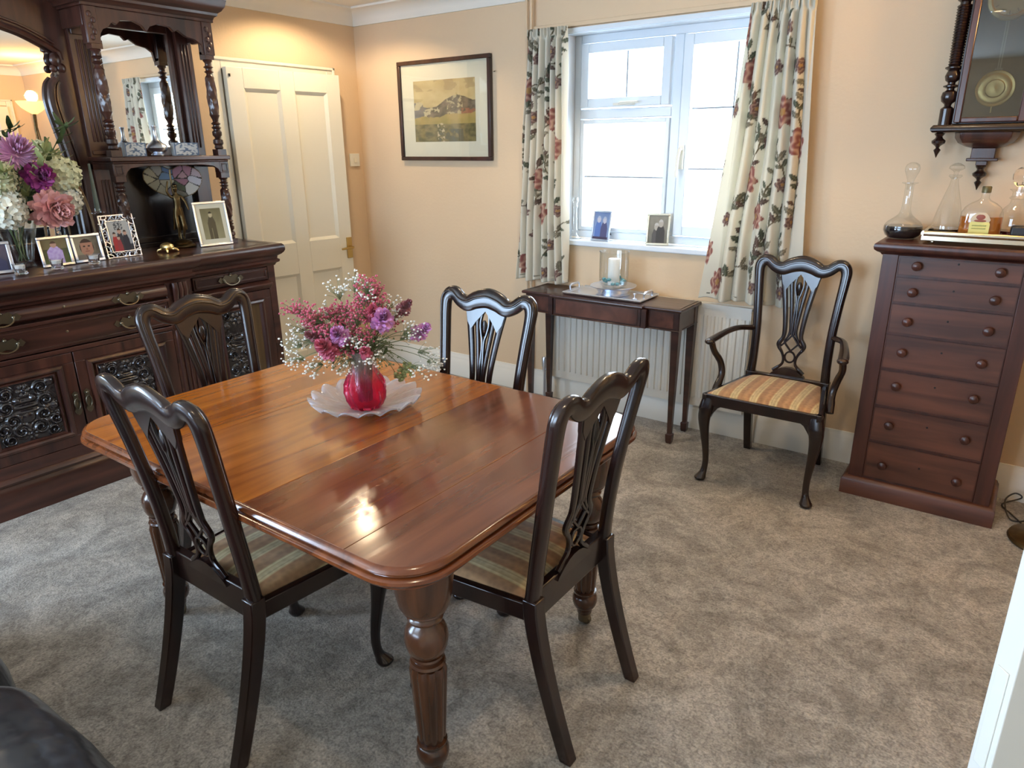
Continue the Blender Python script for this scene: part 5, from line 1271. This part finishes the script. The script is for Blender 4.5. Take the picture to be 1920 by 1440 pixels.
# bronze lady lamp with leaded glass heart shade
BL = thing('figure_lamp', 'bronze standing lady figure lamp backed by a leaded stained-glass fan', 'lamp', (-3.700, 2.085, TOPZ), PI/2-.4)
b = new(); lathe(b, [(0, 0), (.062, 0), (.066, .006), (.060, .014), (.046, .020), (.048, .028), (.036, .036), (.020, .040), (0, .041)], seg=28, cap=False); obj('base', b, 'bronze', BL)
def skin_body(name, verts, edges, radii, mat, par, root=0, sub=2):
    me = bpy.data.meshes.new(name); me.from_pydata(verts, edges, []); o = bpy.data.objects.new(name, me); COL.objects.link(o); o.parent = par
    sk = o.modifiers.new('skin', 'SKIN'); 
    for i, r in enumerate(radii): me.skin_vertices[0].data[i].radius = (r, r) if not isinstance(r, tuple) else r
    me.skin_vertices[0].data[root].use_root = True; sk.use_smooth_shade = True
    s_ = o.modifiers.new('sub', 'SUBSURF'); s_.levels = sub; s_.render_levels = sub; me.materials.append(M[mat]); return o
vv = [(0, 0, .185), (0, -.004, .215), (.002, -.006, .245), (0, 0, .268), (0, -.002, .285), (0, -.006, .305), (0, -.006, .318),
      (-.013, 0, .170), (-.012, -.008, .110), (-.014, 0, .052), (-.014, -.016, .046), (.013, 0, .170), (.016, -.014, .112), (.010, .002, .052), (.010, -.014, .046),
      (-.026, 0, .262), (-.042, -.004, .290), (-.034, -.004, .330), (-.030, -.002, .345), (.026, 0, .262), (.040, -.010, .235), (.048, -.014, .205), (.052, -.014, .192)]
ee = [(0, 1), (1, 2), (2, 3), (3, 4), (4, 5), (5, 6), (0, 7), (7, 8), (8, 9), (9, 10), (0, 11), (11, 12), (12, 13), (13, 14), (3, 15), (15, 16), (16, 17), (17, 18), (3, 19), (19, 20), (20, 21), (21, 22)]
rr_ = [(.021, .016), (.015, .012), (.019, .015), (.016, .011), .006, .013, .011, .013, .0095, .006, .005, .013, .0095, .006, .005, .009, .0065, .005, .005, .009, .0065, .005, .005]
skin_body('figure', vv, ee, rr_, 'bronze', BL)
b = new()
for k in range(11):   # hanging drapery
    a = -1.2+2.4*k/10; tube(b, [(.020*math.sin(a), .014*math.cos(a)+.004, .205), (.026*math.sin(a), .018*math.cos(a)+.006, .15), (.034*math.sin(a), .024*math.cos(a)+.010, .075+.02*abs(math.sin(a*2)))], [.004, .005, .004], 6)
obj('drapery', b, 'bronze', BL)
b = new(); ball(b, (0, .004, .318), .014, (1, 1, .8)); obj('hair', b, 'bronze', BL)
b = new(); tube(b, [(0, .03, .03), (-.004, .040, .16), (-.01, .034, .30), (-.008, .030, .40)], .005, 8); obj('stem', b, 'bronze', BL)
hb = [(0, .255), (-.05, .275), (-.10, .305), (-.135, .35), (-.130, .395), (-.085, .42), (-.04, .415), (0, .40), (.04, .418), (.09, .415), (.135, .385), (.140, .335), (.105, .285), (.055, .262)]
hbs = [tuple(v) for v in catmull(hb+[hb[0]], 5)][:-1]
def glasscol(c):
    u, v = c.x, c.z
    cells = [(-.11, .36, (205, 205, 180)), (-.09, .32, (176, 178, 160)), (-.06, .30, (190, 190, 170)), (-.07, .40, (180, 186, 190)), (-.03, .37, (120, 160, 205)), (-.02, .40, (96, 140, 205)), (.0, .30, (150, 140, 150)), (.03, .39, (170, 126, 150)), (.05, .37, (186, 150, 160)), (.08, .39, (176, 130, 150)), (.05, .34, (160, 116, 136)), (.10, .35, (206, 206, 216)), (.08, .31, (210, 210, 206)), (.11, .38, (196, 180, 190)), (-.10, .38, (196, 196, 176)), (.02, .28, (120, 120, 110)), (-.03, .33, (186, 186, 170)), (.03, .31, (80, 96, 76))]
    d = sorted((math.hypot(u-x, v-z), k) for k, (x, z, _) in enumerate(cells))
    return lin(40, 36, 32) if d[1][0]-d[0][0] < .0035 else lin(*cells[d[0][1]][2])
def seg_in(px, pz):
    n = len(hbs); ins = False
    for i in range(n):
        (x1, z1), (x2, z2) = hbs[i], hbs[(i+1) % n]
        if (z1 > pz) != (z2 > pz) and px < (x2-x1)*(pz-z1)/(z2-z1)+x1: ins = not ins
    return ins
b = new(); st_ = .0035; cache = {}
def gv(i, j):
    if (i, j) not in cache: cache[(i, j)] = b.verts.new((i*st_, .034-.25*(i*st_)**2, j*st_))
    return cache[(i, j)]
for i in range(-42, 43):
    for j in range(70, 124):
        if seg_in((i+.5)*st_, (j+.5)*st_): b.faces.new((gv(i, j), gv(i+1, j), gv(i+1, j+1), gv(i, j+1)))
o = obj('stained_glass', b, vcol('stained_glass_panel', .15, .6, trans=.35), BL); paint(o, glasscol)
so = o.modifiers.new('thickness', 'SOLIDIFY'); so.thickness = .003
b = new(); tube(b, [(u, .034-.25*u*u, v) for u, v in hbs+[hbs[0]]], .0032, 6); obj('lead_rim', b, 'bronze', BL)
# delft tiles / brick vases and silver scent decanter on the tower shelf
def delft(c, w, h):
    u, v = c.x/w+.5, c.z/h; bl = lin(92, 112, 140); wh = lin(196, 202, 206)
    e = min(u, 1-u, v, 1-v)
    if e < .05: return bl
    q = nz(u, v, 9, 2)+.35*math.cos((u-.5)*9)*math.cos((v-.5)*5)
    if math.hypot((u-.5)*1.0, (v-.45)*.8) < .2: return bl if q > .28 or abs(v-.4) < .05 else wh
    return mixc(bl, lin(130, 146, 166), .3) if (q > .08 and e < .30) else wh
for x, w_, lb_ in ((1.895, .105, 'blue and white delft tile box, left one on the mirrored shelf'), (2.165, .135, 'wider blue and white delft tile box, right one on the mirrored shelf')):
    b = new(); grid(b, 50, 36, lambda u, v: (-w_/2+w_*u, -.0355, .065*v)); 
    o = thing('delft_box', lb_, 'ornament', (-3.700, x, 1.4905), PI/2, 'delft boxes on the mirrored shelf')
    f_ = obj('painted_face', b, 'photo', o, smooth=False); paint(f_, lambda c: delft(c, w_, .065))
    b = new(); box(b, -w_/2, w_/2, -.035, 0, 0, .065); obj('body', b, simple('white_tin_glaze', (.55, .58, .60), .25), o, bevel=.002)
SD = thing('silver_decanter', 'narrow-necked silver flask between the two delft boxes', 'decanter', (-3.700, 2.025, 1.4905))
b = new(); lathe(b, [(0, 0), (.030, 0), (.034, .006), (.026, .014), (.044, .026), (.052, .040), (.046, .054), (.026, .068), (.014, .080), (.010, .100), (.009, .135), (.013, .142), (.013, .146), (0, .147)], seg=28, fn=lambda r, z, a: r*(1+(.03*math.sin(14*a) if .02 < z < .06 else 0)), cap=False); obj('body', b, 'silver', SD)

# ================================================================== FLOWERS
def petal(b, base, ax, side, l, w_, curl, cup=.25, n=4):
    """one petal from base along ax, widening sideways, curling towards ax x side"""
    nn = ax.cross(side).normalized(); rows = []
    for i in range(n+1):
        t = i/n; c = base+ax*(l*t)+nn*(curl*l*t*t); hw_ = w_*(math.sin(PI*min(.97, .12+.80*t))**.8)/2
        rows.append([b.verts.new(c-side*hw_+nn*(cup*hw_)), b.verts.new(c-nn*0), b.verts.new(c+side*hw_+nn*(cup*hw_))])
    for p, q in zip(rows, rows[1:]):
        for k in range(2): b.faces.new((p[k], p[k+1], q[k+1], q[k]))
def frame_of(ax):
    ax = ax.normalized(); u = ax.cross(Vector((0, 0, 1)));
    if u.length < .1: u = ax.cross(Vector((1, 0, 0)))
    u.normalize(); return ax, u, ax.cross(u)
def bloom(kind, ax, r, seed):
    """flower head at the origin opening along ax"""
    rnd = random.Random(seed); b = new(); ax, u, v = frame_of(ax)
    if kind == 'chrys':
        for ring in range(6):
            n = 26-3*ring; open_ = 1.45-.26*ring
            for k in range(n):
                a = 2*PI*(k+.5*(ring % 2))/n+rnd.uniform(-.08, .08); d = (u*math.cos(a)+v*math.sin(a)); dr = (d*math.sin(open_)+ax*math.cos(open_)).normalized(); s_ = d.cross(ax)
                petal(b, ax*(.01*ring), dr, s_, r*rnd.uniform(.85, 1.08), r*.17, -.15, .5)
    elif kind == 'ruffle':
        for ring in range(9):
            n = 15-ring; open_ = 1.75-.20*ring
            for k in range(n):
                a = 2*PI*(k+.37*ring)/n+rnd.uniform(-.15, .15); d = (u*math.cos(a)+v*math.sin(a)); o_ = open_+rnd.uniform(-.15, .15); dr = (d*math.sin(o_)+ax*math.cos(o_)).normalized(); s_ = d.cross(ax)
                petal(b, ax*(.006*ring), dr, s_, r*rnd.uniform(.75, 1.0)*(1-.03*ring), r*rnd.uniform(.42, .60), rnd.uniform(-.45, .35), rnd.uniform(-.5, .9), 5)
    else:   # hydrangea: many four-petalled florets over a ball
        n = 70
        for k in range(n):
            z = 1-1.35*(k+.5)/n; q = math.sqrt(max(0, 1-z*z)); a = k*2.39996
            d = (ax*z+u*(q*math.cos(a))+v*(q*math.sin(a))).normalized(); c = d*(r*rnd.uniform(.82, 1.0)); f1, fu, fv = frame_of(d); ro = rnd.uniform(0, PI)
            for j in range(4):
                aa = ro+j*PI/2; dd = (fu*math.cos(aa)+fv*math.sin(aa)+d*.25).normalized(); petal(b, c, dd, dd.cross(d).normalized(), r*.27, r*.27, -.2, .15, 3)
    return b
def leafy(b, pts, n, l, rnd):
    P_ = [Vector(p) for p in catmull(pts, 5)]
    for k in range(n):
        i = rnd.randrange(2, len(P_)-1); t = (P_[i]-P_[i-1]).normalized(); a, u, v = frame_of(t); an = rnd.uniform(0, 2*PI)
        d = (t*.6+u*math.cos(an)+v*math.sin(an)).normalized(); petal(b, P_[i], d, d.cross(Vector((0, 0, 1))).normalized() if abs(d.z) < .95 else u, l*rnd.uniform(.7, 1.2), l*.38, -.25, .2, 4)
pet = {k: simple(n, c, .6, var=.18, vscale=25, sheen=.2) for k, n, c in (('mauve', 'mauve_petals', (.60, .30, .48)), ('magenta', 'magenta_petals', (.26, .015, .16)), ('pink', 'salmon_pink_petals', (.72, .36, .34)), ('white', 'ivory_white_petals', (.72, .70, .58)), ('cream', 'greenish_cream_petals', (.66, .66, .42)), ('rose', 'dried_rose_pink_petals', (.55, .11, .18)), ('violet', 'violet_pink_petals', (.58, .24, .50)), ('dried', 'dusky_dried_petals', (.30, .10, .12)))}
VX, VY = -3.665, 1.300
VS = thing('flower_vase', 'tapered clear glass vase holding the big bouquet on the sideboard', 'vase', (VX, VY, TOPZ))
b = new(); lathe(b, [(0, 0), (.045, 0), (.048, .006), (.040, .02), (.046, .05), (.062, .12), (.080, .19), (.090, .225), (.087, .226), (.076, .19), (.058, .12), (.042, .05), (.034, .024), (0, .018)], seg=32, fn=lambda r, z, a: r*(1+.02*math.sin(16*a)), cap=False); obj('glass_body', b, 'gthin', VS)
def stemmed(name, label, kind, mat, head, ax, r, seed, mouth, foot, grp=None, leaves=5, cat='flower', sr=.0028, ll=.06):
    """a flower: head + stem + leaves; world coordinates, origin at the head"""
    T_ = thing(name, label, cat, head, group=grp); H = Vector(head)
    obj('flower_head', bloom(kind, Vector(ax), r, seed), pet[mat], T_, loc=None)
    rnd = random.Random(seed); m = Vector(mouth)-H; f_ = Vector(foot)-H; pts = [(0, 0, 0), tuple(-Vector(ax).normalized()*.03), tuple(m), tuple(f_)]
    b = new(); tube(b, [tuple(v) for v in catmull(pts, 5)], sr, 6); obj('stem', b, 'stem', T_)
    if leaves: b = new(); leafy(b, [pts[1], tuple((Vector(pts[1])+m)/2), tuple(m)], leaves, ll, rnd); obj('leaves', b, 'green', T_)
    return T_
BQ = [('chrysanthemum', 'mauve spiky chrysanthemum at the top of the sideboard bouquet', 'chrys', 'mauve', (-3.600, 1.335, 1.500), (.8, .0, .5), .085),
      ('carnation', 'deep magenta carnation in the middle of the sideboard bouquet', 'ruffle', 'magenta', (-3.560, 1.385, 1.415), (.95, .1, .15), .070),
      ('peony', 'large salmon-pink peony low in the sideboard bouquet', 'ruffle', 'pink', (-3.540, 1.405, 1.275), (.95, .2, -.1), .100),
      ('hydrangea', 'ivory hydrangea at the upper right of the sideboard bouquet', 'hyd', 'cream', (-3.610, 1.505, 1.415), (.7, .5, .3), .080),
      ('hydrangea', 'ivory hydrangea at the lower right, above the hooped basket', 'hyd', 'white', (-3.610, 1.500, 1.305), (.6, .6, -.1), .070),
      ('hydrangea', 'ivory hydrangea at the left edge beside the magenta carnation', 'hyd', 'cream', (-3.590, 1.235, 1.410), (.8, -.4, .2), .078),
      ('hydrangea', 'white hydrangea lowest at the left edge of the bouquet', 'hyd', 'white', (-3.570, 1.240, 1.285), (.8, -.4, -.1), .082),
      ('hydrangea', 'small pale hydrangea at the very back of the bouquet, top right', 'hyd', 'cream', (-3.700, 1.475, 1.515), (.4, .4, .7), .050)]
for k, (n_, lb_, kd, mt, hd, ax, r) in enumerate(BQ):
    a = k*.8
    stemmed(n_, lb_, kd, mt, hd, ax, r, 20+k, (VX+.045*math.cos(a), VY+.045*math.sin(a), TOPZ+.22), (VX+.02*math.cos(a+PI), VY+.02*math.sin(a+PI), TOPZ+.03), 'flowers in the sideboard bouquet', 5)
for k in range(7):
    a = k*.9+.3; rnd = random.Random(60+k); tip = (VX+.04+.14*math.cos(a), VY+.05+.20*math.sin(a), 1.50+.11*math.sin(k*1.7))
    b = new(); pts = [(VX+.01*math.cos(a), VY+.01*math.sin(a), TOPZ+.04), (VX+.04*math.cos(a), VY+.04*math.sin(a), TOPZ+.24), tip]; tube(b, [tuple(v) for v in catmull(pts, 6)], .0022, 6)
    leafy(b, [pts[1], tuple((Vector(pts[1])+Vector(tip))/2), tip, tuple(Vector(tip)+Vector((0, 0, .02)))], 26, .065, rnd)
    tag(obj('foliage_sprig', b, 'green' if k % 2 else 'pgreen'), ['pale-leaved', 'dark-leaved'][k % 2]+' foliage sprig in the sideboard bouquet', 'foliage', 'foliage sprigs, %s' % ('dark' if k % 2 else 'pale'))

# ---- table: glass dish, pink vase and dried flowers
CXv, CYv = -1.632, 1.452
b = new(); rings = []; NA = 240
def dish_z(t, a):
    lobes = abs(math.sin(8*(a+.55*t)))
    return t, lobes
prof_d = [(.02, .006), (.05, .005), (.07, .007), (.10, .014), (.13, .026), (.155, .036), (.172, .041), (.182, .042)]
for side_ in (0, 1):
    pd_ = prof_d if side_ == 0 else prof_d[::-1]
    for r, z in pd_:
        ring = []
        for i in range(NA):
            a = 2*PI*i/NA; t = max(0, (r-.05)/.132); lb_ = abs(math.sin(8*(a+.5*t))); rr = r*(1-(.10*(1-lb_**.7))*t)
            ring.append((rr*math.cos(a), rr*math.sin(a), z+.020*t*(lb_-.5)+(-.004 if side_ == 0 else .001)))
        rings.append(ring)
loft(b, rings, cap=True)
m_, t_, p_ = nm('frosted_pressed_glass'); p_.inputs['Base Color'].default_value = (.86, .85, .90, 1); p_.inputs['Roughness'].default_value = .06; p_.inputs['Transmission Weight'].default_value = .72; p_.inputs['IOR'].default_value = 1.4
tag(obj('glass_dish', b, m_, loc=(CXv, CYv, .7205)), 'scalloped shell-like glass dish under the pink vase on the dining table', 'dish')
PV = thing('pink_vase', 'twisted pink glass vase standing on the scalloped dish', 'vase', (CXv, CYv, .7285))
m, t, p = nm('pink_fading_glass')
tc = t.nodes.new('ShaderNodeTexCoord'); sx = t.nodes.new('ShaderNodeSeparateXYZ'); L(t, tc.outputs['Object'], sx.inputs[0])
r_ = t.nodes.new('ShaderNodeValToRGB'); r_.color_ramp.elements[0].position = .09; r_.color_ramp.elements[0].color = (.90, .07, .20, 1); r_.color_ramp.elements[1].position = .15; r_.color_ramp.elements[1].color = (.95, .88, .88, 1)
L(t, sx.outputs[2], r_.inputs[0]); L(t, r_.outputs[0], p.inputs['Base Color']); p.inputs['Roughness'].default_value = .03; p.inputs['Transmission Weight'].default_value = .88; p.inputs['IOR'].default_value = 1.3
b = new(); pv = [(0, 0), (.046, 0), (.052, .006), (.062, .03), (.066, .055), (.063, .080), (.054, .100), (.045, .116), (.041, .130), (.041, .150), (.046, .172), (.054, .192), (.051, .193), (.043, .172), (.038, .150), (.038, .130), (.042, .116), (.051, .098), (.059, .078), (.062, .055), (.058, .03), (.048, .010), (0, .008)]
lathe(b, pv, seg=120, fn=lambda r, z, a: r*(1+.075*math.sin(10*(a+z*5.5))*(1 if z < .12 else max(0, 1-(z-.12)/.03))), cap=False); obj('glass_body', b, m, PV)
VZ = .7285
def spray(name, label, mats, tips, seed, nb, br, spread, grp=None, cat='flowers', stem='stem', low=.02):
    rnd = random.Random(seed); b = new(); s_ = new()
    for tip in tips:
        a = rnd.uniform(0, 2*PI); f_ = (CXv+.02*math.cos(a), CYv+.02*math.sin(a), VZ+low); tp = Vector(tip); dx, dy = tip[0]-CXv, tip[1]-CYv; dl = math.hypot(dx, dy) or 1
        mth = Vector((CXv+.033*dx/dl, CYv+.033*dy/dl, VZ+.185)); pts = [f_, tuple(mth), tuple((mth+tp)/2+Vector((0, 0, .02))), tip]
        tube(s_, [tuple(v) for v in catmull(pts, 4)], .0011, 5)
        for k in range(nb):
            d = Vector((rnd.gauss(0, 1), rnd.gauss(0, 1), rnd.gauss(0, .8))); d = d.normalized()*spread*rnd.uniform(.25, 1); q = tp+d
            root = tp-(tp-mth).normalized()*spread*.9; tube(s_, [tuple(root), tuple((root+q)/2+Vector((0, 0, .004))), tuple(q)], .0005, 3, cap=False); ball(b, q, br*rnd.uniform(.7, 1.2), (1, 1, .9), 6, 4)
    T_ = thing(name, label, cat, (CXv, CYv, VZ), group=grp)
    for o_, n_, mt in ((b, 'florets', mats), (s_, 'stems', stem)):
        for v_ in o_.verts: v_.co -= Vector((CXv, CYv, VZ))
        q_ = obj(n_, o_, mt, T_); q_['kind'] = 'stuff'
    T_['kind'] = 'stuff'; return T_
gyp = simple('white_gypsophila', (.80, .80, .74), .6); gpk = simple('dried_rose_gypsophila', (.50, .09, .14), .6)
rn = random.Random(8)
# basis facing the camera: right vector and up
rgt = Vector((.81, .585, 0)); fwd = Vector((-.585, .81, 0))
def fp(px, up, dep): q = Vector((CXv, CYv, VZ))+rgt*px+fwd*dep; return (q.x, q.y, VZ+up)
wt = [(-.20, .26, .0), (-.19, .21, .04), (-.21, .16, -.03), (-.15, .14, -.05), (-.07, .38, .03), (-.02, .40, .05), (.03, .37, .0), (.09, .33, .04), (.12, .30, .0), (.17, .26, -.03), (.21, .17, .02), (.19, .13, -.04), (-.10, .18, -.07), (.0, .24, -.08), (-.04, .15, -.07), (.24, .14, .0), (.04, .18, -.07), (-.12, .30, .05), (.15, .22, .05), (-.23, .20, .02)]
spray('babys_breath', 'white gypsophila sprays spreading through the dried bouquet on the table', gyp, [fp(*q) for q in wt], 31, 34, .0036, .042)
pk = [(-.09, .30, .03), (-.15, .26, .03), (-.05, .32, .02), (-.02, .29, .02), (-.07, .22, -.03), (-.13, .31, -.04), (.0, .31, -.04), (.06, .33, .02), (.09, .27, .04), (-.03, .21, -.05), (.03, .25, -.06), (-.14, .29, -.02), (-.10, .27, -.04), (-.17, .31, .0), (-.06, .29, .0), (-.03, .26, -.03), (-.12, .24, .02), (.01, .36, .01), (.03, .40, .0), (.05, .37, .03), (.02, .33, -.02), (-.21, .32, .01), (-.07, .25, -.05)]
spray('pink_gypsophila', 'rose-pink dried gypsophila clouds at the top left of the table bouquet', gpk, [fp(*q) for q in pk], 33, 60, .0040, .040)
spray('green_stalks', 'dull green dried stalks and seed heads packed in the middle of the table bouquet', 'stem', [fp(.09*math.cos(k*1.3), .20+.05*math.sin(k*2.1), .06*math.sin(k*1.7)) for k in range(34)], 41, 7, .0030, .035)
yb = [(.12, .10, .06), (.14, .12, .05), (.10, .08, .05)]
spray('yellow_green_buds', 'yellow-green buds low at the back right of the table bouquet', 'pgreen', [fp(*q) for q in yb], 35, 16, .0070, .026)
TB = [('dried_carnation', 'violet-pink bloom at the far right of the table bouquet', 'violet', (.18, .24, .0), .030), ('dried_carnation', 'larger violet-pink bloom right of centre in the table bouquet', 'violet', (.075, .285, -.03), .042),
      ('dried_carnation', 'violet bloom left of centre in the table bouquet', 'violet', (-.045, .245, -.06), .034), ('dried_carnation', 'rose-red bloom low left in the table bouquet', 'rose', (-.085, .205, -.06), .038),
      ('dried_carnation', 'small rose-red bloom low in the centre of the table bouquet', 'rose', (.025, .190, -.06), .022), ('dried_carnation', 'dusky brown-pink bloom at the upper right of the table bouquet', 'dried', (.135, .315, .0), .026),
      ('dried_carnation', 'pink bloom beside the violet one, right of centre', 'rose', (.045, .30, -.01), .030), ('dried_carnation', 'dusky bloom at the left of the table bouquet', 'dried', (-.125, .225, -.02), .024)]
for k, (n_, lb_, mt, q, r) in enumerate(TB):
    hd = fp(*q); a = k*.9
    stemmed(n_, lb_, 'ruffle', mt, hd, Vector((hd[0]-CXv, hd[1]-CYv, .12))+Vector((.25, -.35, .1))*.4, r, 80+k, (CXv+.03*math.cos(a), CYv+.03*math.sin(a), VZ+.18), (CXv+.015*math.cos(a), CYv+.015*math.sin(a), VZ+.015), 'blooms in the table bouquet', 3, sr=.0015, ll=.03)
